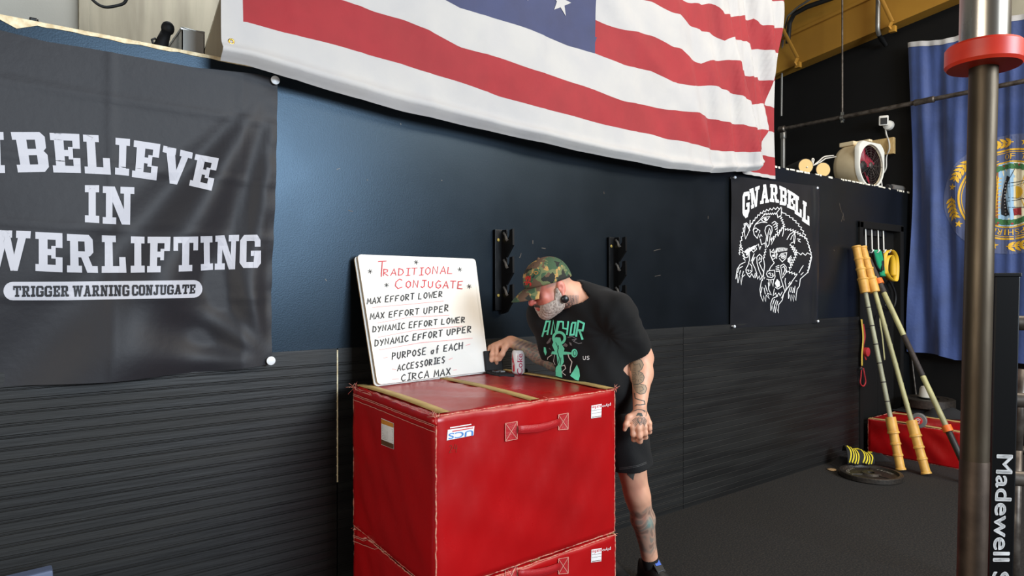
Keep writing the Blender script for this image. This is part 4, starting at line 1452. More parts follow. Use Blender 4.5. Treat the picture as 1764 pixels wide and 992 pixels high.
# frayed threads on the corners
def fray(t, pts, seed, n=8, l=.03):
    r = random.Random(seed)
    for p in pts:
        bm = B()
        for k in range(n):
            d = Vector((r.uniform(-1, 1), r.uniform(-1, .6), r.uniform(-.2, 1))).normalized()
            b = Vector((r.uniform(-1, 1), r.uniform(-1, 1), -.5))
            a = Vector(p) + Vector((r.uniform(-.008, .008), r.uniform(-.008, .008), -.004))
            L = l * r.uniform(.4, 1)
            tube(bm, [a, a + d * L * .5, a + d * L + b * L * .3], [.0012, .001, .0006], 4)
        obj('frayed_thread', bm, 'tan_edge', t, smooth=True)
fray(t1, [c1[7], c1[4] + Vector((.004, .004, -.005)), c1[5]], 5, 10, .04)
fray(t1, [c1[4].lerp(c1[5], .36), c1[4].lerp(c1[5], .58)], 9, 3, .035)
fray(t2, [c2[7], c2[5]], 11, 6, .02)

# low red box in the corner by the door
cb = [(6.215, 2.09), (7.12, 2.10), (7.12, 2.84), (6.205, 2.835)]
t3, body3, c3 = foam_box('low red foam box on the floor in the corner by the black door',
                         [(x, y, 0) for x, y in cb] + [(x, y, .300) for x, y in cb], 4.1, (.035, .5, .96), strip_axis='x' if False else 'y')
fb3 = on_surf(bvh_of(body3), .003)

# ================================================================== whiteboards leaning on the wall
WBL, WBR, WTR, WTL = Vector((1.279, 2.625, ZTOP + .012)), Vector((1.918, 2.700, ZTOP + .012)), Vector((1.934, 2.845, 1.640)), Vector((1.282, 2.838, 1.645))
def board(name, label, off, m, ex=0.0, round_=.012, thick=.006, group=None, dz=0.0):
    nrm = (WBR - WBL).cross(WTL - WBL).normalized()
    if nrm.y > 0: nrm = -nrm
    q = [WBL + (WBL - WBR) * ex, WBR, WTR, WTL + (WTL - WTR) * ex]
    q = [p - nrm * off + Vector((0, 0, dz)) for p in q]
    t = thing(name, label, 'whiteboard', (q[0] + q[1]) / 2, group)
    def mp(x, y, z):
        a = q[0].lerp(q[1], x); b = q[3].lerp(q[2], x)
        return a.lerp(b, y) + nrm * z
    rr = .03
    out = []
    for cx, cy, a0 in ((1 - rr, rr, -90), (1 - rr, 1 - rr, 0), (rr, 1 - rr, 90), (rr, rr, 180)):
        for k in range(5):
            a = math.radians(a0 + 22.5 * k)
            out.append((cx + rr * math.cos(a), cy + rr * math.sin(a)))
    bm = B(); prism(bm, out, 0.0, mp, thick - .0012); bo = obj('backing', bm, 'board_edge', t)
    bm = B(); prism(bm, out, thick - .0012, mp, thick); fo = obj('writing_face', bm, m, t)
    return t, fo
wb, face = board('whiteboard', 'white marker board covered in red and black handwriting on the red box', 0.0, 'board_white')
board('whiteboard', 'second white board whose edge shows behind the handwritten board', .014, 'board_white', ex=.012, dz=-.004)
ZK = zoomed(3.674, 590, 420)
wm = on_surf(bvh_of(face), .0022)
red = hand_line('T', (222, 212), (290, 208), 98, 1.5, ZK) + hand_line('RADITIONAL', (256, 204), (712, 190), 46, 1.5, ZK)
red += hand_line('C', (330, 282), (395, 280), 62, 1.7, ZK) + hand_line('ONJUGATE', (398, 278), (775, 284), 46, 1.7, ZK)
decal('red_lettering', red, wm, 'marker_red', wb, None)
blk = []
for s, a, b, h in (('MAX EFFORT LOWER', (155, 383), (640, 334), 38), ('MAX EFFORT UPPER', (174, 480), (678, 426), 40),
                   ('DYNAMIC EFFORT LOWER', (190, 560), (782, 495), 38), ('DYNAMIC EFFORT UPPER', (203, 650), (822, 557), 40),
                   ('PURPOSE of EACH', (312, 733), (768, 664), 42), ('ACCESSORIES', (346, 805), (655, 750), 38), ('CIRCA MAX', (370, 868), (694, 828), 42)):
    blk += hand_line(s, a, b, h, 1.75, ZK)
for x, y in ((174, 175), (466, 117), (742, 163), (278, 262), (801, 270)):
    for k in range(3):
        a = k * math.pi / 3 + .3
        blk += ribbon([ZK((x - 15 * math.cos(a), y - 15 * math.sin(a))), ZK((x + 15 * math.cos(a), y + 15 * math.sin(a)))], 1.0)
decal('black_lettering', blk, wm, 'marker_black', wb, None)
pk = []
for q in (((187, 403), (400, 384), (640, 362)), ((222, 501), (440, 462), (675, 452)), ((222, 592), (470, 545), (757, 520)), ((230, 672), (500, 625), (822, 597)),
          ((258, 723), (285, 718)), ((778, 643), (808, 634)), ((312, 792), (340, 796)), ((672, 734), (695, 722)), ((312, 857), (355, 855)), ((700, 800), (722, 797))):
    pk += ribbon([ZK(p) for p in q], .8)
decal('pink_underline', pk, wm, 'marker_pink', wb, None)

# ================================================================== things on the box
ZCA = zoomed(8.264, 820, 560)
# open hinged case
e = .004
cA = [onZ(*ZCA(p), ZTOP + e) for p in ((175, 690), (330, 755), (552, 745), (545, 712), (430, 655))]
case = thing('hinged_case', 'small black open case held by his hand beside the can', 'case', (cA[0] + cA[2]) / 2)
b0, b1 = onZ(*ZCA((330, 752)), ZTOP + e), onZ(*ZCA((550, 738)), ZTOP + e)
ax = (b1 - b0).normalized(); ay = Vector((-ax.y, ax.x, 0))
c0 = onZ(*ZCA((175, 690)), ZTOP + e)
wid = (b1 - b0).length
dep = .17
cc = b0 + ax * (wid / 2) + ay * (dep / 2)
bm = B(); obox(bm, cc + Vector((0, 0, .007)), ax, ay, (0, 0, 1), wid / 2, dep / 2, .007, .004); obox(bm, cc + Vector((0, 0, .0145)), ax, ay, (0, 0, 1), wid / 2 - .008, dep / 2 - .008, .002, .001)
obj('case_base', bm, 'black_plastic', case)
lt_ = (ay * .25 + Vector((0, 0, 1))).normalized()
lc = cc + ay * (dep / 2 - .004) + lt_ * .052 + Vector((0, 0, .010)) + ax * .006
bm = B(); obox(bm, lc, ax, lt_, ax.cross(lt_), wid / 2 + .008, .050, .008, .005)
obj('case_lid', bm, 'black_plastic', case)
bm = B(); tube(bm, [cc + ay * (dep / 2) - ax * wid * .4 + Vector((0, 0, .013)), cc + ay * (dep / 2) + ax * wid * .4 + Vector((0, 0, .013))], .006, 10); obj('hinge', bm, 'black_metal', case, auto=.6)
for k in (-.25, .1):
    bm = B(); obox(bm, cc + ax * wid * k + Vector((0, 0, .019)), ax, ay, (0, 0, 1), .012, .02, .004, .002); obj('case_insert', bm, 'grey_plastic' if k > 0 else 'black_metal', case)
CASE_LID = lc

# soda can
cp = onZ(893, 645.0, ZTOP + .001)
can = thing('soda_can', 'silver soda can with red lettering standing on the red box', 'can', cp)
R0 = .0325
bm = B(); lathe(bm, (cp.x, cp.y, ZTOP + .003), (0, 0, 1), [(0, .02), (0.001, .0235), (.004, .026), (.011, R0), (.104, R0), (.112, .030), (.117, .0272), (.1185, .0268)], 40, cap=False)
cbod = obj('can_body', bm, 'can_silver', can, smooth=True)
bm = B(); lathe(bm, (cp.x, cp.y, ZTOP + .003), (0, 0, 1), [(.1175, .0268), (.1205, .0268), (.1205, .0250), (.1165, .0240), (.1165, .001)], 32, cap=False); obj('can_lid', bm, 'bright_metal', can, smooth=True)
bm = B(); obox(bm, (cp.x - .004, cp.y - .004, ZTOP + .122), (.8, -.6, 0), (.6, .8, 0), (0, 0, 1), .012, .008, .001, .0008); obj('pull_tab', bm, 'bright_metal', can)
cm = on_surf(bvh_of(cbod), .0005)
CK = text_polys('Coke', .008)
rot = [[(1 - y, x) for x, y in p] for p in CK]   # reads upwards
decal('can_lettering', quad(rot, *[ZCA(p) for p in ((590, 405), (660, 405), (660, 702), (584, 702))]), cm, 'can_berry', can, 3)
dk = [[(1 - y, x) for x, y in p] for p in text_polys('Diet')]
decal('can_small_lettering', quad(dk, *[ZCA(p) for p in ((585, 430), (602, 430), (602, 510), (585, 510))]), cm, 'can_berry', can, 3)
decal('can_swoosh', [[ZCA(p) for p in ((505, 385), (515, 380), (500, 440), (525, 520), (550, 570), (552, 640), (535, 705), (510, 705), (528, 640), (522, 570), (500, 510), (492, 440))]], cm, 'can_red', can, 3)
# little black object by the can
q = onZ(905, 645, ZTOP)
bm = B(); lathe(bm, (q.x - .016, q.y, ZTOP + .016), (.8, .3, 0), [(0, .008), (.003, .013), (.02, .014), (.03, .012), (.036, .006)], 16)
tag(obj('bottle_cap', bm, 'black_plastic', None, auto=.5), 'tiny black cap lying on the red box just right of the can', 'cap')

# ================================================================== bar holders on the wall
def holder(label, u, vtop, n=3):
    p = onY(u, vtop, YW)
    t = thing('bar_holder', label, 'bar holder', (p.x, YW, p.z - .42), 'gun-rack style bar holders')
    zt = p.z
    bm = B()
    box(bm, (p.x - .034, YW - .012, zt - .43), (p.x + .034, YW - .0005, zt), .002)
    box(bm, (p.x - .034, YW - .024, zt - .43), (p.x - .028, YW - .002, zt), .001)
    box(bm, (p.x + .020, YW - .05, zt - .43), (p.x + .026, YW - .002, zt), .001)
    obj('back_plate', bm, 'black_metal', t)
    for k in range(n):
        z0 = zt - .03 - k * .145
        prof = [(0, .02), (.028, -.004), (.034, -.03), (.048, -.036), (.062, -.03), (.070, .0), (.072, .026), (.098, .03), (.100, -.055), (.045, -.118), (0, -.13)]
        bm = B()
        prism(bm, prof, p.x + .014, lambda y, z, x: Vector((x, YW - .010 - y, z0 + z)), p.x + .026)
        o = obj('hook', bm, 'black_metal', t)
        bm = B(); tube(bm, [(p.x + .020, YW - .012 - y, z0 + z + .003) for y, z in ((.012, .012), (.028, -.002), (.036, -.028), (.048, -.033), (.060, -.027))], .007, 8)
        tag(obj('hook_liner', bm, 'grey_plastic', o, smooth=True), 'worn grey liner', None)
    for k in (0.055, .35):
        bm = B(); lathe(bm, (p.x - .008, YW - .011, zt - k), (0, -1, 0), [(0, .009), (.004, .009), (.006, .006), (.0062, 0)], 14, cap=False); obj('bolt', bm, 'bolt_brass', t, auto=.5)
    return t
holder('black wall bar holder with three hooks between the whiteboard and the man', 858, 396)
holder('black wall bar holder with three hooks behind the man', 1052, 409)

# ================================================================== upright barbell at the right
BD = .775
b_top = atD(1695, 95, BD)
b_low = atD(1674, 985, BD)
axis = (b_top - b_low).normalized()
def bar_at(z):
    return b_low + axis * ((z - b_low.z) / axis.z)
bb = thing('barbell', 'bare steel barbell standing on end with an orange-red collar', 'barbell', bar_at(0.0))
zc = b_top.z
o0 = bar_at(zc)
def bseg(name, m, prof, seg=32):
    bm = B(); lathe(bm, o0, axis, prof, seg); return obj(name, bm, m, bb, auto=.5)
bseg('upper_sleeve', 'steel_sleeve', [(.010, .0245), (.012, .025), (.40, .025), (.405, .0235), (.4055, .004)])
bseg('shaft', 'steel_bar', [(-.47, .0145), (-.012, .0145)])
bseg('knurled_grip', 'steel_dark', [(-.80, .0146), (-.799, .0149), (-.471, .0149), (-.47, .0146)])
bseg('shaft', 'steel_bar', [(-1.32, .0145), (-.80, .0145)])
bseg('collar', 'collar_red', [(-.015, .015), (-.0145, .0365), (-.011, .039), (.008, .039), (.011, .0365), (.0115, .0245)], 40)
bseg('lower_collar', 'collar_red', [(-1.345, .025), (-1.342, .039), (-1.32, .039), (-1.318, .015)], 32)
bseg('lower_sleeve', 'steel_sleeve', [(-o0.z / axis.z + .002, .0235), (-o0.z / axis.z + .006, .025), (-1.345, .025)])

# ================================================================== rack upright with rails
RD = 1.42
ra, rb_ = atD(1728, 476, RD), atD(1716, 992, RD)
rax = (ra - rb_).normalized()
rk = thing('rack', 'black steel rack post with white lettering beside the upright barbell', 'rack', rb_ + rax * (-rb_.z / rax.z))
fa = math.radians(22)
view = Vector((ra.x, ra.y, 0)).normalized()
side = Vector((view.y, -view.x, 0))
nf = (-view * math.cos(fa) + side * math.sin(fa)).normalized()     # front face normal
sf_ = nf.cross(Vector((0, 0, 1))).normalized()
if sf_.dot(side) < 0: sf_ = -sf_
base = rb_ + rax * (-rb_.z / rax.z)
ctr = (base + ra) / 2
H = (ra - base).length / 2
bm = B(); obox(bm, ctr, sf_, nf, rax, .0225, .0225, H, .0025); post = obj('post', bm, 'rack_black', rk)
bm = B(); obox(bm, ra + rax * .003, sf_, nf, rax, .0245, .0245, .004, .0015); obj('end_cap', bm, 'black_metal', rk)
bm = B(); obox(bm, base + Vector((0, 0, .006)) , sf_, nf, (0, 0, 1), .06, .06, .005, .002); obj('foot_plate', bm, 'black_metal', rk)
for vv in (556, 688, 822):
    z = 1.51 - (vv - 490) / FPX * RD
    p = base + rax * ((z - base.z) / rax.z)
    bm = B(); tube(bm, [p + sf_ * .021, p + sf_ * .9], .0155, 16); obj('rail', bm, 'pipe_grey' if vv != 556 else 'pipe_grey', rk, auto=.6)
q = base + sf_ * .92; 
bm = B(); obox(bm, q + rax * H, sf_, nf, rax, .0225, .0225, H, .0025); obj('post', bm, 'rack_black', rk)
pmx = on_surf(bvh_of(post), .0012)
L = text_polys('Madewell S', .0)
rot = [[(y + dy_, 1 - x + dx_) for x, y in p] for p in L for dx_, dy_ in ((-.004, 0), (.004, 0), (0, -.03), (0, .03))]       # reads downwards
decal('post_lettering', quad(rot, (1717, 783), (1744, 784), (1737, 1004), (1709, 1004)), pmx, 'rack_white', rk, None)
# pale bench leg glimpsed beyond the rack
a, b = atD(1761, 672, 3.2), atD(1752, 775, 3.2)
bm = B(); tube(bm, [a + Vector((0, 0, .1)), b, ], .022, 8); tube(bm, [b + Vector((0, 0, .0)), b + RGT * .3 + Vector((0, 0, .03))], .016, 8); tube(bm, [b, Vector((b.x - .05, b.y, 0.0))], .022, 8)
tag(obj('bench_frame', bm, 'pipe_grey', None, auto=.6), 'grey tube frame seen between the rack rails', 'frame')
# ================================================================== leaning poles by the door
def pole(label, a, b, kind):
    a, b = Vector(a), Vector(b)          # bottom, top
    t = thing('bamboo_bar' , label, 'bar', a, 'long bars leaning by the door')
    L = (b - a).length
    d = (b - a).normalized()
    if kind != 'wrap':
        prof = []
        g = .42
        n = 7
        for i in range(n):
            s0, s1 = g - .03 + (L - 2 * g + .06) * i / n, g - .03 + (L - 2 * g + .06) * (i + 1) / n
            prof += [(s0 + .004, .0195), (s0 + .02, .0185), (s1 - .02, .0185), (s1 - .004, .0195), (s1 - .002, .0178)]
        bm = B(); lathe(bm, a, d, prof, 18); obj('shaft', bm, 'bamboo' if kind == 'y' else 'bamboo_pale', t, auto=.7)
        for i in range(1, n):
            s = g - .03 + (L - 2 * g + .06) * i / n
            bm = B(); lathe(bm, a + d * (s - .006), d, [(0, .0190), (.001, .0202), (.008, .0202), (.009, .0190)], 18); obj('node_band', bm, 'wrap_brown' if kind == 'g' else 'bamboo', t, auto=.7)
        for s0, sg in ((0, 1), (L, -1)):
            pr = []
            z = 0.0
            for k, (l, r) in enumerate(((.11, .034), (.09, .034), (.09, .036), (.13, .041))):
                pr += [(z, r + .005), (z + .012, r + .005), (z + .018, r), (z + l - .004, r - .001)]
                z += l
            pr += [(z, .040), (z + .001, .022)]
            if sg < 0:
                pr = [(-q, r) for q, r in pr[::-1]]
            bm = B(); lathe(bm, a + d * s0, d, pr, 22); tag(obj('root_grip', bm, 'bamboo_root', t, auto=.6), 'ridged golden end grip', None)
    else:
        segs = [(0.0, .42, .024, 'wrap_black', 'sleeve'), (.42, .86, .021, 'bamboo', 'bare_bamboo'), (.86, 1.22, .0215, 'wrap_brown', 'wrapped_grip'),
                (1.22, 1.62, .021, 'bamboo', 'bare_bamboo'), (1.62, L - .12, .026, 'wrap_brown', 'sleeve'), (L - .12, L, .018, 'wrap_brown', 'end_tube')]
        for s0, s1, r, m, nm in segs:
            bm = B(); lathe(bm, a + d * s0, d, [(0, r - .003), (.006, r), ((s1 - s0) * .5, r * .985), (s1 - s0 - .006, r), (s1 - s0, r - .003)], 18); obj(nm, bm, m, t, auto=.7)
        for s in (.40, 1.70):
            bm = B(); lathe(bm, a + d * s, d, [(0, .024), (.001, .036), (.05, .036), (.051, .024)], 22); obj('ring_clamp', bm, 'orange_ring', t, auto=.6)
    return t
pole('leftmost leaning bamboo bar with golden ends and dark bands', (*onZ(1552, 812, 0).xy, .012), (5.95, 2.815, 1.845), 'g')
pole('middle leaning bamboo bar with golden ends and plain yellow shaft', (*onZ(1596, 819, 0).xy, .012), (6.03, 2.80, 1.84), 'y')
pole('right leaning bar with brown wraps and two orange rings', (5.80, 1.88, .012), (6.075, 2.815, 1.835), 'wrap')

# ================================================================== weight plate on the floor
pc = onZ(1500, 821.5, 0.0)
pl = thing('weight_plate', 'dark iron weight plate lying flat on the floor near the bars', 'weight plate', pc)
R = .225
bm = B(); lathe(bm, (pc.x, pc.y, .003), (0, 0, 1), [(0, .03), (0, R - .004), (.004, R), (.036, R), (.040, R - .004), (.040, R - .028), (.022, R - .036), (.020, .075), (.034, .062), (.034, .028), (0.001, .0265)], 64, cap=False)
obj('plate_body', bm, 'iron_plate', pl, auto=.5)
for k in range(3):
    bm = B()
    a = k * 2.094 + .4
    d = Vector((math.cos(a), math.sin(a), 0)); n = Vector((-d.y, d.x, 0))
    obox(bm, Vector((pc.x, pc.y, .024)) + d * .125, d, n, (0, 0, 1), .065, .011, .005, .002)
    obj('spoke', bm, 'iron_plate', pl)
lt = []
for s, a0 in (('STANDARD', 2.2), ('45 LB', -.6)):
    pass
def rim_text(n, a0, a1):
    # worn raised lettering blocks round the plate
    out = []
    for k in range(n):
        a = a0 + (a1 - a0) * k / (n - 1)
        for (x0, x1, y0, y1) in ((-.007, -.003, 0, 1), (.003, .007, 0, 1), (-.004, .004, .42, .6)) if k % 2 else ((-.007, -.003, 0, 1), (-.004, .007, 0, .2), (-.004, .007, .8, 1)):
            q = []
            for x, y in ((x0, y0), (x1, y0), (x1, y1), (x0, y1)):
                r = .150 + .024 * y
                q.append((r * math.cos(a) + x * math.sin(a), r * math.sin(a) - x * math.cos(a)))
            out.append(q)
    return out
decal('raised_lettering', rim_text(11, 2.9, 1.3) + rim_text(6, .1, -.7), lambda x, y: Vector((pc.x + x, pc.y + y, .0265)), 'iron_letter', pl, None)

# ================================================================== black clothes with a striped knit piece, floor by the wall
def heap(bm, c, rx, ry, h, seed, ang=0.0, n=40, m=14):
    r = random.Random(seed)
    ph = [r.uniform(0, 6.3) for _ in range(6)]
    P = []
    for i in range(m + 1):
        t = i / m
        row = []
        for k in range(n):
            a = 2 * math.pi * k / n
            rad = (1 - t) * (1 + .16 * math.sin(3 * a + ph[0]) + .09 * math.sin(5 * a + ph[1]) + .05 * math.sin(9 * a + ph[2]))
            z = h * (sm(0, .55, t)) * (1 + .25 * math.sin(4 * a + ph[3] + 3 * t) * (1 - t) + .15 * math.sin(7 * a + 9 * t + ph[4]) * (1 - t))
            x, y = rx * rad * math.cos(a), ry * rad * math.sin(a)
            row.append((c[0] + x * math.cos(ang) - y * math.sin(ang), c[1] + x * math.sin(ang) + y * math.cos(ang), c[2] + max(.002, z)))
        P.append(row)
    grid(bm, P, closed_u=True)
q = onZ(1462, 800, 0); q2 = onZ(1512, 790, 0)
bm = B(); heap(bm, (q.x, q.y, 0), .17, .13, .055, 4, .4); heap(bm, (q2.x - .06, q2.y + .02, 0), .17, .08, .05, 6, -.7)
tag(obj('clothing', bm, 'cloth_black', None, smooth=True), 'crumpled black clothing on the floor against the wall', 'clothing')
kn = thing('knit_glove', 'black and yellow striped knit piece lying on the crumpled clothing', 'glove', (onZ(1475, 800, 0)))
g0, g1 = onZ(1455, 794, .05), onZ(1502, 800, .035)
d = (g1 - g0); d.z = 0; Lg = d.length; d.normalize(); nn = Vector((-d.y, d.x, 0))
if nn.dot(FWD) < 0: nn = -nn
def gp_(s, t):
    w_ = .10 - .02 * s
    a = -.2 + t * 2.9
    return g0 + d * (s * Lg) - nn * (math.cos(a) * w_) + Vector((0, 0, .018 + (.105 - .05 * s) * math.sin(a) + .006 * math.sin(s * 14)))
bm = B(); grid(bm, [[gp_(i / 30, j / 14) for j in range(15)] for i in range(31)]); kb = obj('knit_body', bm, 'cloth_black', kn, smooth=True); solid(kb, .006)
st = []
for k in range(9):
    s0 = .06 + k * .10
    st.append(ribbon([(s0 + .08 * math.sin(t * 3.1), .05 + t * .5) for t in [i / 8 for i in range(9)]], .045))
nrm_ = lambda s, t: (gp_(s + .01, t) - gp_(s, t)).cross(gp_(s, t + .01) - gp_(s, t)).normalized()
def gmap(s, t):
    n_ = nrm_(s, t)
    if n_.dot(CAM - gp_(s, t)) < 0: n_ = -n_
    return gp_(s, t) + n_ * .009
decal('knit_stripe', [p for k, r in enumerate(st) if k != 4 for p in r] , gmap, 'knit_yellow', kn, None)
decal('knit_cuff', ribbon([(-.0 + i * .1, .62 + .02 * math.sin(i)) for i in range(11)], .14) , gmap, 'knit_yellow', kn, None)
p = onZ(1433, 809, .004)
bm = B(); lathe(bm, (p.x, p.y, 0.001), (0, 0, 1), [(0, .03), (.003, .036), (.007, .034), (.008, .01)], 14)
tag(obj('wrapper_scrap', bm, 'skin_scrap' if False else 'board_edge', None, smooth=True), 'small tan scrap on the floor between wall and plate', 'scrap')

# ================================================================== on the corner box
ZB3 = .305
pc = onZ(1603, 712, ZB3)
bm = B(); heap(bm, (pc.x, pc.y - .05, ZB3 + .004), .22, .30, .07, 12, .1)
tag(obj('clothing', bm, 'cloth_black', None, smooth=True), 'crumpled black clothing on the low red corner box', 'clothing')
pq = onZ(1606, 700, ZB3 + .06) + Vector((.06, .03, 0))
pq.x = min(pq.x, XW - .25)
bp_ = thing('bumper_plate', 'thick dark round plate lying on clothing in the corner', 'weight plate', (pq.x, pq.y, ZB3 + .06))
bm = B(); lathe(bm, (pq.x, pq.y, ZB3 + .055), (0, 0, 1), [(0, .05), (0, .205), (.006, .213), (.074, .213), (.08, .205), (.08, .16), (.074, .15), (.074, .03)], 56); obj('plate_body', bm, 'iron_plate', bp_, auto=.5)
bm = B(); lathe(bm, (pq.x, pq.y, ZB3 + .129), (0, 0, 1), [(0, .08), (.008, .085), (.014, .06), (.015, .03)], 32); obj('hub', bm, 'black_metal', bp_, auto=.5)
pz_ = ZB3 + .144
cn = onZ(1596, 682, pz_)
cn = Vector((pq.x - .02, pq.y + .02, pz_))
bm = B(); lathe(bm, cn, (0, 0, 1), [(0, .058), (.004, .060), (.075, .052), (.098, .040), (.104, .02), (.105, .001)], 28)
tag(obj('grey_cup', bm, 'cone_white', None, auto=.5), 'pale upturned cup standing on the dark round plate', 'cup')
wh = onZ(1582, 738, ZB3 + .002)
wd = Vector((-.95, -.25, 0)).normalized()
wt = thing('ab_wheel', 'grey roller wheel with red hub on the low red corner box', 'roller wheel', wh)
wc = Vector((wh.x, wh.y, ZB3 + .068))
bm = B(); lathe(bm, wc, wd, [(-.03, .05), (-.026, .062), (.006, .062), (.010, .056), (.010, .03)], 40); obj('wheel', bm, 'grey_plastic', wt, auto=.5)
bm = B(); lathe(bm, wc + wd * .0105, wd, [(0, .032), (.004, .030), (.005, .0)], 28, cap=False); hb = obj('hub', bm, 'cap_red', wt, auto=.5)
xa, ya_, _ = frame_of(wd)
decal('hub_mark', ribbon([(.018 * math.cos(a), .018 * math.sin(a)) for a in [.4 + .5 * k for k in range(11)]], .006) + ribbon([(-.012, -.004), (0, .008), (.012, -.004)], .005), lambda x, y: wc + wd * .0162 + xa * x + ya_ * y, 'sticker_white', wt, None)
bm = B(); tube(bm, [wc - wd * .03, wc - wd * .17], .016, 14); obj('grip', bm, 'black_plastic', wt, auto=.6)

# ================================================================== things hanging on the door
DY = YW + .035
hk = thing('hook_rail', 'white four-prong hook rail at the top of the black door', 'hook rail', onY(1506, 400, DY))
bm = B(); a, b = onY(1491, 400, DY), onY(1523, 402, DY); box(bm, (a.x - .02, YW + .02, a.z - .03), (b.x + .02, YW + .038, a.z + .03), .003); obj('rail', bm, 'black_metal', hk)
HK = []
for u in (1491, 1501.5, 1512.5, 1521.5):
    p = onY(u, 398, YW + .012); z1 = onY(u, 434, YW).z
    bm = B(); tube(bm, [(p.x, YW + .016, p.z + .05), (p.x, YW + .012, p.z), (p.x, YW + .008, z1 + .02), (p.x, YW - .01, z1), (p.x, YW - .045, z1 - .005), (p.x, YW - .06, z1 + .022)], .0065, 8); obj('hook', bm, 'cam_white', hk, smooth=True)
    HK.append((p.x, z1))
def band(label, name, m, path, w_, wd_, cat='resistance band', group=None):
    """flat elastic strap along a path of points, width direction wd_"""
    bm = B(); P = []
    wv = Vector(wd_).normalized() * w_
    for p in path:
        P.append([Vector(p) - wv, Vector(p) + wv])
    grid(bm, P)
    o = obj(name, bm, m, None, smooth=True); solid(o, .004, 0)
    return tag(o, label, cat, group)
def P_(u, v, y): return onY(u, v, y)
def smooth_path(pts, n=6):
    pts = [Vector(p) for p in pts]; out = []
    for i in range(len(pts) - 1):
        p0, p1, p2, p3 = pts[max(i - 1, 0)], pts[i], pts[i + 1], pts[min(i + 2, len(pts) - 1)]
        for k in range(n):
            t = k / n
            out.append(.5 * ((2 * p1) + (p2 - p0) * t + (2 * p0 - 5 * p1 + 4 * p2 - p3) * t * t + (3 * p1 - p0 - 3 * p2 + p3) * t ** 3))
    out.append(pts[-1]); return out
y1 = YW - .03
band('yellow resistance band looped on the right door hook', 'resistance_band', 'band_yellow',
     smooth_path([P_(1523, 472, y1), P_(1521, 450, y1), P_(1525, 434, y1 - .01), P_(1535, 432, y1 - .01), P_(1542, 445, y1), P_(1543, 470, y1), P_(1540, 484, y1), P_(1530, 478, y1), P_(1524, 466, y1 - .004), P_(1526, 446, y1 - .004), P_(1533, 440, y1 - .004), P_(1537, 452, y1 - .004), P_(1538, 475, y1 - .004)]), .030, (.3, -1, 0), group='elastic bands on the door')
band('green resistance band hanging on the door hooks', 'resistance_band', 'band_green',
     smooth_path([P_(1520, 470, y1 + .01), P_(1513, 452, y1 + .008), P_(1508, 434, y1), P_(1513, 432, y1 - .01), P_(1517, 450, y1), P_(1521, 476, y1 + .006)]), .030, (.9, -.45, 0), group='elastic bands on the door')
bm = B(); tube(bm, smooth_path([P_(1505, 470, YW - .02), P_(1497, 445, YW - .03), P_(1497, 434, YW - .04), P_(1503, 433, YW - .04), P_(1507, 450, YW - .03), P_(1512, 462, YW - .02), P_(1530, 480, YW - .01), P_(1542, 505, YW - .005), P_(1541, 525, YW - .005), P_(1533, 532, YW - .005), P_(1524, 525, YW - .005)]), .010, 8)
tag(obj('black_band', bm, 'cable_black', None, smooth=True), 'thin black tube band looping below the green band', 'resistance band')
band('dark folded band between the green and yellow bands', 'resistance_band', 'cable_black', smooth_path([P_(1519, 432, y1 - .012), P_(1521, 450, y1 - .012), P_(1521, 466, y1 - .01)]), .012, (.9, -.45, 0), group='elastic bands on the door')
rs = thing('ratchet_strap', 'red and yellow strap hanging on the left door casing', 'strap', P_(1488, 600, YW - .04))
bm = B(); P = []
for p in smooth_path([P_(1484, 550, YW - .035), P_(1487, 580, YW - .04), P_(1485, 610, YW - .04), P_(1485, 630, YW - .04)]):
    P.append([p - Vector((.014, 0, 0)), p + Vector((.014, 0, 0))])
grid(bm, P); o = obj('webbing', bm, 'strap_yellow', rs, smooth=True); solid(o, .003, 0)
bm = B(); P = []
for p in smooth_path([P_(1487, 558, YW - .032), P_(1490, 580, YW - .035), P_(1487, 600, YW - .035), P_(1492, 620, YW - .04)]):
    P.append([p - Vector((.012, 0, 0)), p + Vector((.012, 0, 0))])
grid(bm, P); o = obj('red_webbing', bm, 'strap_red', rs, smooth=True); solid(o, .003, 0)
a = P_(1492, 606, YW - .045)
bm = B(); lathe(bm, a + Vector((0, .012, 0)), (0, -1, 0), [(0, .03), (.004, .04), (.03, .04), (.034, .03)], 20); obj('red_coil', bm, 'strap_red', rs, auto=.6)
bm = B(); tube(bm, smooth_path([P_(1484, 632, YW - .04), P_(1483, 648, YW - .04), P_(1482, 660, YW - .04), P_(1487, 665, YW - .045), P_(1491, 658, YW - .05), P_(1489, 645, YW - .05), P_(1487, 634, YW - .045)]), .006, 8); obj('cord_loop', bm, 'strap_red', rs, smooth=True)
bm = B(); lathe(bm, P_(1485, 635, YW - .055), (0, 1, 0), [(0, .012), (.014, .012)], 12); obj('buckle', bm, 'bright_metal', rs, auto=.6)
band('pale yellow-green thin band hanging behind the middle bamboo bar', 'resistance_band', 'bamboo', smooth_path([P_(1519, 538, YW - .012), P_(1516, 552, YW - .02), P_(1520, 580, YW - .02), P_(1524, 620, YW - .015)]), .012, (1, 0, 0))

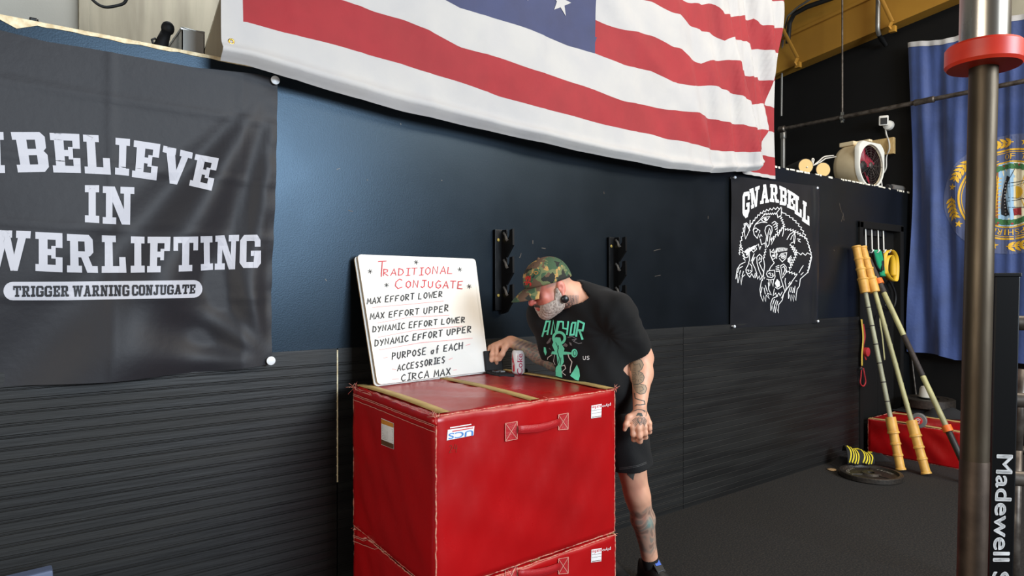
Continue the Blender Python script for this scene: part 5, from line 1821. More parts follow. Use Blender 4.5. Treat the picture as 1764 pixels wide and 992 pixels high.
# ================================================================== on top of the partition, right
fz0 = ZT + .006
fc_ = onY(1484, 318, 3.16); 
fx, fy = onY(1488, 300, 3.12).x, 3.12
fax = (Vector((-.62, -1, 0))).normalized()      # the fan blows towards the room
fax = Vector((math.cos(math.radians(-95)), math.sin(math.radians(-95)), 0))
fn = thing('drum_fan', 'cream drum fan with red blades standing on top of the wall', 'fan', (fx, fy, fz0))
FR_ = .225
fcn = Vector((fx, fy, fz0 + FR_ + .012))
frt = fcn + fax * .06
bkc = fcn - fax * .22
bm = B(); lathe(bm, bkc, fax, [(0, .10), (.01, FR_ - .05), (.035, FR_ - .015), (.08, FR_), (.275, FR_ - .004), (.28, FR_ - .03)], 48, cap=False); obj('drum', bm, 'fan_shell', fn, auto=.7)
sx_ = Vector((-fax.y, fax.x, 0)); upz = Vector((0, 0, 1))
# square-cornered front ring
bm = B()
N = 64
def sq(a):
    c, s = math.cos(a), math.sin(a)
    r = FR_ * 1.0 / max(abs(c), abs(s)) if s > 0.0 else FR_
    return min(r, FR_ * 1.22)
P = []
for k in range(N):
    a = 2 * math.pi * k / N
    c, s = math.cos(a), math.sin(a)
    ro, ri = sq(a), FR_ * .90
    o_ = sx_ * c + upz * s
    P.append([frt + o_ * ri, frt + o_ * ri + fax * .02, frt + o_ * (ro - .004) + fax * .022, frt + o_ * ro + fax * .016, frt + o_ * ro - fax * .02, frt + o_ * ri])
P.append(P[0]); grid(bm, P); bmesh.ops.remove_doubles(bm, verts=bm.verts[:], dist=1e-5)
obj('front_ring', bm, 'fan_face', fn, auto=.6)
bm = B(); obox(bm, bkc + fax * .10 + upz * (FR_ + .005), fax, sx_, upz, .075, .10, .022, .008); obox(bm, bkc + fax * .22 + upz * (FR_ + .02), fax, sx_, upz, .07, .03, .010, .004); obj('carry_handle', bm, 'fan_shell', fn)
bm = B()
for s in (-1, 1):
    obox(bm, fcn + sx_ * .15 * s - upz * (FR_ * .93) , fax, sx_, upz, .08, .03, FR_ * .11, .006)
obj('foot', bm, 'fan_face', fn)
bm = B(); lathe(bm, fcn - fax * .06, fax, [(0, .03), (0, .055), (.06, .055), (.075, .03)], 24); obj('motor_hub', bm, 'fan_dark', fn, auto=.5)
bm = B(); lathe(bm, fcn - fax * .16, fax, [(0, .01), (0, FR_ - .045), (.10, FR_ - .028), (.215, FR_ - .028)], 40, cap=False); obj('back_guard', bm, 'fan_dark', fn)
for k in range(5):
    a0 = k * 2 * math.pi / 5 + .3
    P = []
    for i in range(9):
        r = .05 + (FR_ - .075) * i / 8
        row = []
        for j in range(7):
            a = a0 + (j - 3) * .105 + .25 * i / 8
            o_ = sx_ * math.cos(a) + upz * math.sin(a)
            row.append(fcn - fax * (.03 + .010 * (j - 3)) + o_ * r)
        P.append(row)
    bm = B(); grid(bm, P); o = obj('blade', bm, 'fan_blade', fn, smooth=True); solid(o, .003, 0)
bm = B()
gc = frt + fax * .012
for r in [.03 + .024 * i for i in range(8)]:
    tube(bm, [gc + (sx_ * math.cos(2 * math.pi * k / 40) + upz * math.sin(2 * math.pi * k / 40)) * r for k in range(40)], .0013, 4, closed=True)
for k in range(12):
    a = 2 * math.pi * k / 12
    tube(bm, [gc + (sx_ * math.cos(a) + upz * math.sin(a)) * .03, gc + (sx_ * math.cos(a) + upz * math.sin(a)) * FR_ * .9], .0016, 4)
lathe(bm, gc - fax * .003, fax, [(0, .032), (.006, .032)], 20)
obj('front_guard', bm, 'wire_grey', fn, smooth=True)
# foam rolls with tan ends
for (u, v, lab) in ((1388, 291, 'foam roller lying with its tan end out, farther from the fan'), (1418, 289, 'foam roller lying with its tan end out, next to the fan')):
    p = onY(u, v, 2.96)
    r = .066
    z = fz0 + r + .004
    t = thing('foam_roller', lab, 'roller', (p.x, 2.96, fz0), 'foam rollers on the wall top')
    d = Vector((.62, .78, 0)).normalized()
    bm = B(); lathe(bm, (p.x, 2.96, z), d, [(0, r - .004), (.004, r), (.30, r), (.304, r - .004)], 30); obj('roll', bm, 'roll_black', t, auto=.5)
    bm = B(); lathe(bm, Vector((p.x, 2.96, z)) - d * .002, d, [(0, r - .007), (.004, r - .005)], 30); tag(obj('roll_end', bm, 'roll_tan', t, auto=.5), 'flat tan end face', None)
bm = B(); tube(bm, smooth_path([P_(1390, 288, 2.95), P_(1398, 284, 3.0), P_(1399, 274, 3.02), P_(1402, 275, 3.02), P_(1400, 285, 3.0), P_(1410, 278, 3.02), P_(1420, 270, 3.05), P_(1436, 268, 3.1)]), .006, 6)
tube(bm, [P_(1398, 286, 3.0), P_(1412, 280, 3.0), P_(1422, 273, 3.04), P_(1440, 270, 3.1)], .006, 6)
tag(obj('power_cord', bm, 'cable_white', None, smooth=True), 'white power cord running over the foam rollers to the fan', 'cord')
# camera, its cord and a wooden block on the side wall
p = onX(1529, 212, XW)
cam = thing('security_camera', 'small white camera fixed on the black side wall above the fan', 'camera', (XW - .05, p.y, p.z))
bm = B(); lathe(bm, (XW, p.y - .02, p.z - .03), (-1, 0, 0), [(0, .045), (.01, .05), (.05, .045), (.06, .025)], 28); obj('mount_base', bm, 'cam_white', cam, auto=.5)
cdv = Vector((-.85, -.45, -.15)).normalized()
bm = B(); obox(bm, (XW - .09, p.y, p.z + .012), cdv, cdv.cross(upz), cdv.cross(upz).cross(cdv), .03, .044, .050, .014); obj('housing', bm, 'cam_white', cam, auto=.7)
bm = B(); obox(bm, Vector((XW - .09, p.y, p.z + .006)) + cdv * .031, cdv, cdv.cross(upz), cdv.cross(upz).cross(cdv), .003, .030, .032, .002); obj('lens_plate', bm, 'fan_dark', cam)
q = onX(1525, 255, XW)
bm = B(); box(bm, (XW - .05, q.y - .10, q.z - .075), (XW - .001, q.y + .14, q.z + .09), .004); tag(obj('wood_block', bm, 'wood_block', None), 'pale wooden block fixed to the side wall behind the fan', 'block')
bm = B(); tube(bm, smooth_path([onX(1525, 220, XW - .05), onX(1527, 232, XW - .02), onX(1531, 243, XW - .06), onX(1532, 256, XW - .065), onX(1527, 270, XW - .03), onX(1526, 290, XW - .02), onX(1518, 305, XW - .02), onX(1519, 320, XW - .02), onX(1519, 332, XW - .02)]), .008, 6)
tag(obj('camera_cord', bm, 'cable_white', None, smooth=True), 'thin white cord dropping from the camera past the wooden block', 'cord')
# dark roller / grip lying on the wall end
a, b = onY(1528, 326, 2.97), onY(1558, 327, 2.95)
a.z = b.z = fz0 + .034
gd = (b - a).normalized()
rl = thing('grip_roller', 'dark rounded handle lying at the right end of the wall top', 'roller', (a.x, a.y, fz0))
bm = B(); lathe(bm, a, gd, [(0, .02), (.01, .026), (.06, .026), (.07, .018)], 18); obj('knob', bm, 'roll_black', rl, auto=.6)
bm = B(); lathe(bm, a + gd * .09, gd, [(0, .02), (.006, .032), ((b - a).length - .11, .032), ((b - a).length - .095, .024), ((b - a).length - .09, .006)], 20); obj('grip', bm, 'grey_plastic', rl, auto=.6)
bm = B(); tube(bm, [a + gd * .065, a + gd * .1], .011, 10); obj('spindle', bm, 'orange_ring', rl, auto=.6)

# ================================================================== on the loft, upper left
lz = ZT - .02
def lp(u, v, y): return onY(u, v, y)
t = thing('spot_lamp', 'small black lamp with round head standing behind the wall top', 'lamp', lp(278, 80, 3.15))
a, b = lp(276, 82, 3.15), lp(286, 56, 3.15)
bm = B(); tube(bm, [Vector((a.x, a.y, lz)), a, a.lerp(b, .5), b], [.03, .03, .024, .020], 12); obj('stand', bm, 'black_plastic', t, smooth=True)
c = lp(289, 49, 3.15)
bm = B(); bmesh.ops.create_uvsphere(bm, u_segments=20, v_segments=12, radius=.026, matrix=Matrix.Translation(c) @ Matrix.Diagonal((1, 1, 1.15, 1))); obj('head', bm, 'black_plastic', t, smooth=True)
bm = B(); tube(bm, [a + Vector((-.02, 0, -.01)), a + Vector((-.035, -.02, .02)), a.lerp(b, .5) + Vector((-.03, 0, 0))], .005, 6); obj('cord', bm, 'cable_black', t, smooth=True)
p0, p1, p2 = lp(306, 92, 3.12), lp(313, 60, 3.12), lp(345, 68, 3.12)
bm = B()
zt_ = lp(313, 62, 3.2).z
xa, xb = lp(310, 70, 3.14).x, lp(347, 70, 3.14).x
for lo, hi in (((xa, 3.10, lz), (xa + .004, 3.46, zt_)), ((xb, 3.10, lz), (xb + .004, 3.46, zt_)), ((xa, 3.10, lz), (xb + .004, 3.104, zt_)), ((xa, 3.456, lz), (xb + .004, 3.46, zt_)), ((xa, 3.10, lz), (xb, 3.46, lz + .004))):
    box(bm, lo, hi)
bx = thing('metal_bin', 'open grey metal bin standing behind the wall top', 'bin', (xa, 3.1, lz))
obj('bin_body', bm, 'bin_clear', bx)
bm = B(); tube(bm, [(xa, 3.1, zt_), (xb, 3.1, zt_), (xb, 3.46, zt_), (xa, 3.46, zt_)], .006, 6, closed=True); obj('rim', bm, 'bright_metal', bx)
a, b, c = lp(341, 90, 3.10), lp(384, 106, 3.10), lp(386, -12, 3.2)
bm = B()
xq = [lp(340, 92, 3.10), lp(388, 104, 3.10), lp(388, -20, 3.10), lp(381, -8, 3.10)]
xq[0].z = xq[1].z = lz + .002
hexa(bm, [xq[0], xq[1], xq[1] + Vector((0, .02, 0)), xq[0] + Vector((0, .02, 0)), xq[3], xq[2], xq[2] + Vector((0, .02, 0)), xq[3] + Vector((0, .02, 0))], .002)
tag(obj('sheet_panel', bm, 'panel_sheet', None), 'grey slanted sheet panel beside the left end of the striped flag', 'panel')
bm = B(); tube(bm, smooth_path([lp(150, -14, 3.6), lp(163, 3, 3.6), lp(180, 12, 3.6), lp(200, 10, 3.6), lp(215, 4, 3.6), lp(222, -14, 3.6)]), .007, 8)
tag(obj('loft_cable', bm, 'cable_black', None, smooth=True), 'dark drooping cable at the top left in front of the pale wall', 'cable')
a = lp(57, 42, 3.05)
bm = B(); obox(bm, (a.x, a.y, a.z - .03), (1, 0, 0), (0, 1, 0), (0, 0, 1), .012, .02, .05, .004); tube(bm, [(a.x, a.y, a.z + .01), (a.x + .012, a.y, a.z + .02), (a.x + .02, a.y, a.z - .01)], .005, 6)
tag(obj('clip', bm, 'black_metal', None, smooth=False), 'tiny dark clip on the wall top above the banner', 'clip')
# corner of a blue-grey pad at the lower left
q = onY(92, 985, 2.72)
bm = B(); hexa(bm, [(q.x - .6, 2.66, 0.002), (q.x + .01, 2.66, 0.002), (q.x + .01, 2.72, 0.002), (q.x - .6, 2.72, 0.002), (q.x - .6, 2.74, q.z - .02), (q.x, 2.74, q.z), (q.x, 2.80, q.z), (q.x - .6, 2.80, q.z - .02)], .008)
tag(obj('floor_pad', bm, 'blue_pad', None, smooth=False), 'blue-grey pad leaning on the wall, corner showing at the lower left', 'pad')
# ================================================================== the man
HV = .0034
GLO = np.array([1.80, 1.90, -.02]); GHI = np.array([2.95, 2.86, 1.70])
GN = np.ceil((GHI - GLO) / HV).astype(int)
def field():
    return np.full(tuple(GN), 1.0, np.float32)
def sub(lo, hi):
    a = np.maximum(((np.array(lo) - GLO) / HV).astype(int), 0)
    b = np.minimum(((np.array(hi) - GLO) / HV).astype(int) + 2, GN)
    if np.any(b <= a):
        return None
    sl = tuple(slice(int(i), int(j)) for i, j in zip(a, b))
    ax = [(GLO[k] + HV * np.arange(a[k], b[k])).astype(np.float32) for k in range(3)]
    return sl, ax[0][:, None, None], ax[1][None, :, None], ax[2][None, None, :]
def blend(F, sl, d, k):
    A = F[sl]
    if k > 0:
        h = np.maximum(k - np.abs(A - d), 0) / k
        F[sl] = np.minimum(A, d) - h * h * k * .25
    else:
        F[sl] = np.minimum(A, d)
def cone(F, a, b, r1, r2, k=.02, m=None):
    a, b = np.array(a, float), np.array(b, float)
    mm = max(r1, r2) + k + .03
    S = sub(np.minimum(a, b) - mm, np.maximum(a, b) + mm)
    if S is None: return
    sl, x, y, z = S
    ab = b - a; L2 = float(ab @ ab) + 1e-12
    t = np.clip(((x - a[0]) * ab[0] + (y - a[1]) * ab[1] + (z - a[2]) * ab[2]) / L2, 0, 1)
    d = np.sqrt((x - a[0] - t * ab[0]) ** 2 + (y - a[1] - t * ab[1]) ** 2 + (z - a[2] - t * ab[2]) ** 2) - (r1 + (r2 - r1) * t)
    blend(F, sl, d, k)
def chain(F, pts, rs, k=.02):
    for i in range(len(pts) - 1):
        cone(F, pts[i], pts[i + 1], rs[i], rs[i + 1], k if i == 0 else .012)
def ell(F, c, axes, r, k=.03):
    c = np.array(c, float); r = np.array(r, float)
    mm = r.max() + k + .03
    S = sub(c - mm, c + mm)
    if S is None: return
    sl, x, y, z = S
    q = [(x - c[0]) * A[0] + (y - c[1]) * A[1] + (z - c[2]) * A[2] for A in axes]
    k0 = np.sqrt(sum((q[i] / r[i]) ** 2 for i in range(3)))
    k1 = np.sqrt(sum((q[i] / r[i] ** 2) ** 2 for i in range(3))) + 1e-6
    blend(F, sl, k0 * (k0 - 1) / k1, k)
def carve(F, c, r, k=.01):
    c = np.array(c, float); mm = r + k + .02
    S = sub(c - mm, c + mm)
    if S is None: return
    sl, x, y, z = S
    d = -(np.sqrt((x - c[0]) ** 2 + (y - c[1]) ** 2 + (z - c[2]) ** 2) - r)
    A = F[sl]; h = np.maximum(k - np.abs(A - d), 0) / k
    F[sl] = np.maximum(A, d) + h * h * k * .25
def cut(F, p, n):
    """remove what lies on the side n points to"""
    p, n = np.array(p, float), np.array(n, float); n = n / np.linalg.norm(n)
    _, x, y, z = sub(GLO, GHI)
    F[...] = np.maximum(F, ((x - p[0]) * n[0] + (y - p[1]) * n[1] + (z - p[2]) * n[2])[:F.shape[0], :F.shape[1], :F.shape[2]])

def nets(F):
    """surface nets: grid field -> verts, quads"""
    S = F < 0
    idx = np.zeros(tuple(np.array(F.shape) - 1), np.uint8)
    cs = [(i, j, k) for i in (0, 1) for j in (0, 1) for k in (0, 1)]
    n = np.array(F.shape) - 1
    v = lambda A, c: A[c[0]:c[0] + n[0], c[1]:c[1] + n[1], c[2]:c[2] + n[2]]
    for c in cs:
        idx += v(S, c)
    act = np.argwhere((idx > 0) & (idx < 8))
    if len(act) == 0:
        return np.zeros((0, 3)), np.zeros((0, 4), int)
    vid = np.full(tuple(n), -1, np.int32)
    vid[act[:, 0], act[:, 1], act[:, 2]] = np.arange(len(act))
    val = {c: F[act[:, 0] + c[0], act[:, 1] + c[1], act[:, 2] + c[2]] for c in cs}
    acc = np.zeros((len(act), 3)); cnt = np.zeros(len(act))
    for c in cs:
        for ax in range(3):
            if c[ax] == 0:
                e = list(c); e[ax] = 1; e = tuple(e)
                f0, f1 = val[c], val[e]
                m = (f0 < 0) != (f1 < 0)
                t = np.where(m, f0 / np.where(m, f0 - f1, 1), 0)
                p = np.array(c, float)[None, :].repeat(len(act), 0); p[:, ax] += t
                acc[m] += p[m]; cnt[m] += 1
    P = GLO + HV * (act + acc / cnt[:, None])
    Q = []
    for ax in range(3):
        a, b = [slice(1, -1)] * 3, [slice(1, -1)] * 3
        s0 = [slice(None)] * 3; s1 = [slice(None)] * 3
        s0[ax] = slice(0, -1); s1[ax] = slice(1, None)
        ch = S[tuple(s0)] != S[tuple(s1)]
        e = np.argwhere(ch)
        u, w_ = (ax + 1) % 3, (ax + 2) % 3
        ok = (e[:, u] > 0) & (e[:, w_] > 0) & (e[:, u] < n[u]) & (e[:, w_] < n[w_])
        e = e[ok]
        inside = S[e[:, 0], e[:, 1], e[:, 2]]
        def g(du, dw):
            q = e.copy(); q[:, u] -= du; q[:, w_] -= dw
            return vid[q[:, 0], q[:, 1], q[:, 2]]
        A, Bq, Cq, D = g(1, 1), g(0, 1), g(0, 0), g(1, 0)
        q = np.stack([A, Bq, Cq, D], 1)
        q[~inside] = q[~inside][:, ::-1]
        Q.append(q)
    Q = np.concatenate(Q)
    Q = Q[(Q >= 0).all(1)]
    return P, Q
def relax(P, Q, it=2, lam=.5):
    E = np.concatenate([Q[:, [0, 1]], Q[:, [1, 2]], Q[:, [2, 3]], Q[:, [3, 0]]])
    for _ in range(it):
        s = np.zeros_like(P); c = np.zeros(len(P))
        np.add.at(s, E[:, 0], P[E[:, 1]]); np.add.at(s, E[:, 1], P[E[:, 0]])
        np.add.at(c, E[:, 0], 1); np.add.at(c, E[:, 1], 1)
        P = P + lam * (s / np.maximum(c, 1)[:, None] - P)
    return P
def crop(F, lo, hi):
    return F
def mesh_of(name, P, Q, m, parent, cols=None):
    me = bpy.data.meshes.new(name)
    me.vertices.add(len(P)); me.vertices.foreach_set('co', P.astype(np.float32).ravel())
    me.loops.add(len(Q) * 4); me.loops.foreach_set('vertex_index', Q.astype(np.int32).ravel())
    me.polygons.add(len(Q)); me.polygons.foreach_set('loop_start', np.arange(0, len(Q) * 4, 4, dtype=np.int32))
    me.polygons.foreach_set('loop_total', np.full(len(Q), 4, np.int32))
    me.update(calc_edges=True); me.validate()
    if cols is not None:
        at = me.color_attributes.new('Col', 'FLOAT_COLOR', 'POINT')
        at.data.foreach_set('color', np.concatenate([cols, np.ones((len(cols), 1))], 1).astype(np.float32).ravel())
    return link_mesh(name, me, m, parent, True)
def vnormals(P, Q):
    nf = np.cross(P[Q[:, 2]] - P[Q[:, 0]], P[Q[:, 3]] - P[Q[:, 1]])
    n = np.zeros_like(P)
    for k in range(4): np.add.at(n, Q[:, k], nf)
    return n / (np.linalg.norm(n, axis=1)[:, None] + 1e-12)

V = lambda *a: np.array(a, float)
D_ = lambda u, v, d: np.array(atD(u, v, d))
# --- body axes
front = V(-.958, -.287, 0); left = V(.287, -.958, 0)
pelvis = V(2.305, 2.275, .93)
neckb = D_(1000, 512, 3.05)
up = neckb - pelvis; up /= np.linalg.norm(up)
fr = front - up * (front @ up); fr /= np.linalg.norm(fr)
lf = np.cross(up, fr); lf /= np.linalg.norm(lf)
TA = (lf, fr, up)
shL, shR = D_(1063, 541, 2.935), D_(940, 545, 3.16)
elL, wrL = D_(1108, 617, 3.06), D_(1102, 699, 2.94)
elR, wrR = D_(955, 622, 3.25), D_(880.5, 588, 3.31)
chest = pelvis + up * .36 + fr * .01
belly = pelvis + up * .17 + fr * .04
hump = D_(1030, 540, 3.09)
# --- head axes
hf0 = RGT * -.927 + FWD * -.375; hf0 = V(*hf0)
pit = math.radians(23)
hfw = hf0 * math.cos(pit) + V(0, 0, -math.sin(pit)); hfw /= np.linalg.norm(hfw)
hup = hf0 * math.sin(pit) + V(0, 0, math.cos(pit)); hup /= np.linalg.norm(hup)
hlf = np.cross(hup, hfw)
HA = (hlf, hfw, hup)
ear = D_(966, 496, 2.915)
H0 = ear - hlf * .076
hd = lambda x, y, z: H0 + hlf * x + hfw * y + hup * z

def torso(F, g=0.0, k=.06):
    ell(F, pelvis, TA, V(.178, .125, .15) + g, .0)
    ell(F, belly, TA, V(.180, .150, .19) + g, k)
    ell(F, chest, TA, V(.185, .130, .185) + g, k)
    ell(F, hump, TA, V(.125, .085, .115) + g, k)
    cone(F, shL + V(0, 0, -.005), shR + V(0, 0, -.005), .072 + g, .072 + g, k)
    cone(F, neckb + V(0, 0, -.01), shL + V(0, 0, .012), .062 + g, .056 + g, .05)
    cone(F, neckb + V(0, 0, -.01), shR + V(0, 0, .012), .062 + g, .056 + g, .05)

body = field()
torso(body)
# neck and head
cone(body, neckb + V(.015, 0, -.02), hd(0, -.035, -.03), .070, .062, .03)
ell(body, hd(0, .010, .052), HA, (.075, .098, .088), .03)
ell(body, hd(0, .040, -.028), HA, (.060, .060, .074), .03)
ell(body, hd(0, .074, -.079), HA, (.030, .026, .026), .03)         # chin
for s in (-1, 1):
    ell(body, hd(.040 * s, .040, -.055), HA, (.026, .048, .034), .03)    # jaw corner
    ell(body, hd(.038 * s, .080, -.012), HA, (.022, .018, .020), .02)    # cheekbone
    carve(body, hd(.031 * s, .108, .018), .016, .012)                    # eye socket
    ell(body, hd(.031 * s, .090, .018), HA, (.0135, .0125, .0115), .004)  # lidded eye
    ell(body, hd(.030 * s, .098, .036), HA, (.024, .012, .008), .010)     # brow
    ell(body, hd(.078 * s, -.004, .004), HA, (.010, .019, .032), .008)    # ear
    cone(body, hd(.079 * s, .002, -.024), hd(.080 * s, .004, -.040), .008, .009, .006)
    carve(body, hd(.092 * s, .003, .004), .0105, .006)
cone(body, hd(0, .100, .024), hd(0, .125, -.020), .009, .0135, .012)   # nose
for s in (-1, 1):
    ell(body, hd(.012 * s, .113, -.022), HA, (.008, .011, .008), .006)
ell(body, hd(0, .104, -.050), HA, (.022, .010, .006), .006)            # lips
ell(body, hd(0, .102, -.060), HA, (.019, .010, .006), .006)
# arms
cone(body, shL, elL, .060, .049, .03)
cone(body, elL + (shL - elL) * .1, elL + (wrL - elL) * .35, .047, .048, .02)
cone(body, elL + (wrL - elL) * .3, wrL, .047, .030, .02)
cone(body, shR, elR, .058, .046, .03)
cone(body, elR, elR + (wrR - elR) * .35, .045, .044, .02)
cone(body, elR + (wrR - elR) * .3, wrR, .043, .029, .02)
# left hand, back towards the room, fingers curled under
kn = [D_(1090, 735, 2.915), D_(1100.5, 738, 2.905), D_(1110.5, 735, 2.91), D_(1118.5, 729, 2.93)]
for i, kk in enumerate(kn):
    cone(body, wrL + (kk - wrL) * .12, kk, .019, .0125, .012)
cone(body, D_(1096, 722, 2.925), D_(1112, 718, 2.93), .014, .013, .012)
tips = [((1091, 748, 2.915), (1092, 757, 2.945), (1092, 755, 2.965)), ((1102, 751, 2.905), (1102.5, 760, 2.935), (1102, 757, 2.96)),
        ((1111.5, 746, 2.91), (1112, 753, 2.935), (1111.5, 750, 2.96)), ((1119, 738, 2.93), (1119, 744, 2.95), (1118, 741, 2.97))]
for kk, tp, r in zip(kn, tips, (.0105, .0108, .0102, .0092)):
    chain(body, [kk] + [D_(*p) for p in tp], [r + .0015, r, r - .0008, r - .0018], .006)
chain(body, [wrL * .7 + kn[0] * .3, D_(1083, 719, 2.92), D_(1078.5, 731, 2.91), D_(1076, 740, 2.915)], [.017, .0125, .0105, .009], .012)
# right hand over the case lid
kr = [D_(856.5, 595.5, 3.315), D_(851, 595.5, 3.33), D_(845, 598, 3.345), D_(840, 602, 3.365)]
for i, kk in enumerate(kr):
    cone(body, wrR + (kk - wrR) * .1, kk, .020, .0130, .014)
rt = [((856.5, 609, 3.295), (855.6, 619, 3.30), (855.5, 625.5, 3.315)), ((848, 610, 3.305), (846, 620, 3.31), (845.5, 626.5, 3.32)),
      ((840, 611, 3.325), (838.5, 619, 3.33), (838.5, 624, 3.34)), ((836, 612, 3.35), (835, 618, 3.355), (835.5, 622, 3.36))]
for kk, tp, r in zip(kr, rt, (.0108, .0110, .0104, .0094)):
    chain(body, [kk] + [D_(*p) for p in tp], [r + .0015, r, r - .0008, r - .0016], .006)
chain(body, [wrR * .75 + kr[0] * .25, D_(870, 599, 3.28), D_(865, 610, 3.275), D_(861.5, 619, 3.29)], [.019, .0140, .0115, .0095], .012)
# legs
hipL, hipR = pelvis + left * .092 + V(0, 0, -.06), pelvis - left * .092 + V(0, 0, -.06)
kL, aL = D_(1097, 853, 3.25), D_(1122, 973, 3.35)
kR, aR = V(2.42, 2.46, .47), V(2.52, 2.52, .09)
def leg(F, h, k, a):
    cone(F, h, k, .092, .058, .04)
    cone(F, k + (h - k) * .08, k + (a - k) * .1, .056, .052, .02)
    d = (a - k)
    back = -front * .012
    cone(F, k + d * .05 + back, k + d * .34 + back, .050, .058, .03)
    cone(F, k + d * .34 + back, k + d * .95, .057, .033, .02)
    cone(F, k + d * .8, a, .035, .036, .02)
ell(body, kL + V(-.3, -.9, 0) * .030, (V(1, 0, 0), V(0, 1, 0), V(0, 0, 1)), (.040, .036, .042), .03)
leg(body, hipL, kL, aL); leg(body, hipR, kR, aR)
fdir = V(-.10, -.995, 0)
for a in (aL, aR):
    b = V(a[0], a[1], .045)
    cone(body, a, b - fdir * .01, .034, .030, .02)
    cone(body, b - fdir * .03, b + fdir * .06, .028, .022, .03)
P, Q = nets(body)
P = relax(P, Q, 2)
N_ = vnormals(P, Q)

# --- skin colour: pigment per vertex
q = P - np.array(CAM)
dep = q @ np.array(FWD); pu = CU + q @ np.array(RGT) / dep * FPX; pv = CV - q[:, 2] / dep * FPX
def slin(c): return np.array(lin(c)[:3])
nz = np.sin(P[:, 0] * 61 + P[:, 1] * 37) * np.sin(P[:, 2] * 53 - P[:, 0] * 29) + .5 * np.sin(P[:, 0] * 143 + P[:, 2] * 127 - P[:, 1] * 111)
col = np.tile(slin((214, 160, 132)), (len(P), 1))
col = col * (1 + .05 * nz[:, None])
hl = np.stack([(P - H0) @ A for A in HA], 1)
def mixc(mask, c):
    global col
    m = np.clip(mask, 0, 1)[:, None]
    col = col * (1 - m) + slin(c) * m
S_ = lambda a, b, x: np.clip((x - a) / (b - a), 0, 1) ** 2 * (3 - 2 * np.clip((x - a) / (b - a), 0, 1))
isH = (np.linalg.norm(hl - V(0, .02, 0), axis=1) < .17) * 1.0
mixc(isH * S_(.01, .06, hl[:, 1]) * .9, (188, 104, 88))                                  # ruddy face
mixc(isH * np.exp(-((hl[:, 1] - .122) / .022) ** 2 - (hl[:, 0] / .022) ** 2 - ((hl[:, 2] + .012) / .022) ** 2), (196, 92, 84))
mixc(isH * S_(.070, .078, np.abs(hl[:, 0])) * .7 * S_(-.04, -.02, hl[:, 1]), (206, 112, 100))   # ears
mixc(isH * np.exp(-((hl[:, 2] + .055) / .007) ** 2 - (hl[:, 0] / .020) ** 2) * S_(.095, .103, hl[:, 1]), (170, 74, 72))
mixc(isH * S_(.045, .02, hl[:, 1] + 0 * hl[:, 0]) * S_(.0, .02, hl[:, 2]) * S_(-.13, -.09, hl[:, 1]) * S_(.060, .068, np.abs(hl[:, 0])) * .25 * (np.abs(hl[:, 0]) < .078), (120, 108, 106))
mixc(isH * S_(.035, .03, hl[:, 2]) * S_(.018, .024, hl[:, 2]) * S_(.0, .03, hl[:, 1]) * S_(.07, .05, hl[:, 1]) * .5, (110, 96, 92))
# stubble on the back of the head
mixc(isH * S_(-.03, -.05, hl[:, 1]) * S_(-.01, .01, hl[:, 2]) * .35, (120, 100, 90))
# neck tattoo
nt_ = ((pu > 968) & (pu < 997) & (pv > 508) & (pv < 545) & (hl[:, 1] < -.0)).astype(float) * (P[:, 2] > 1.36)
mixc(nt_ * (.45 + .35 * np.sin(pu * 1.3 + pv * .9) * np.sin(pv * 1.1)), (92, 92, 96))
# right forearm sleeve of tattoos
ab = wrR - elR; tR = ((P - elR) @ ab) / (ab @ ab); rR = np.linalg.norm(P - elR - tR[:, None] * ab, axis=1)
mR = S_(.075, .06, rR) * S_(-.35, -.15, tR) * S_(.98, .80, tR)
pat = np.sin(P[:, 0] * 160 + 3 * np.sin(P[:, 2] * 90)) * np.sin(P[:, 1] * 150 + P[:, 2] * 120)
mixc(mR * .80, (128, 118, 112)); mixc(mR * S_(.1, .5, pat) * .7, (92, 118, 116)); mixc(mR * S_(-.2, -.6, pat) * .6, (84, 78, 84)); mixc(mR * S_(.55, .8, tR) * S_(.0, .4, pat) * .6, (190, 160, 96))
# shin tattoo of the left leg, thigh mark
ab = aL - kL; tL = ((P - kL) @ ab) / (ab @ ab); rL = np.linalg.norm(P - kL - tL[:, None] * ab, axis=1)
mS = S_(.09, .08, rL) * S_(.10, .17, tL + .02 * np.sin(pu * .3)) * S_(.86, .70, tL)
pat = np.sin(P[:, 2] * 95 + 2.5 * np.sin(P[:, 0] * 80)) * np.sin(P[:, 0] * 110 + P[:, 1] * 90 + P[:, 2] * 40)
mixc(mS * .48, (116, 112, 104)); mixc(mS * S_(.15, .6, pat) * .55, (92, 112, 108)); mixc(mS * S_(-.15, -.6, pat) * .5, (84, 76, 72)); mixc(mS * np.exp(-((pu - 1119) / 6) ** 2 - ((pv - 902) / 9) ** 2) * .7, (96, 150, 146)); mixc(mS * np.exp(-((pu - 1110) / 4) ** 2 - ((pv - 893) / 7) ** 2) * .6, (190, 120, 96))
mixc(np.exp(-((pu - 1098) / 10) ** 4 - ((pv - 842) / 16) ** 4) * (P[:, 2] < .62) * .25, (190, 110, 96))   # knee
# knuckles and fingertips slightly redder
for tp in list(tips) + list(rt):
    p = D_(*tp[2]); mixc(np.exp(-(np.linalg.norm(P - p, axis=1) / .014) ** 2) * .5, (206, 128, 108))
man = thing('person', 'person in camouflage cap and black printed tee leaning over the red box', 'person', (float(aL[0]), float(aL[1]), 0))
skin = mesh_of('body', P, Q, 'skin', man, np.clip(col, 0, 1))

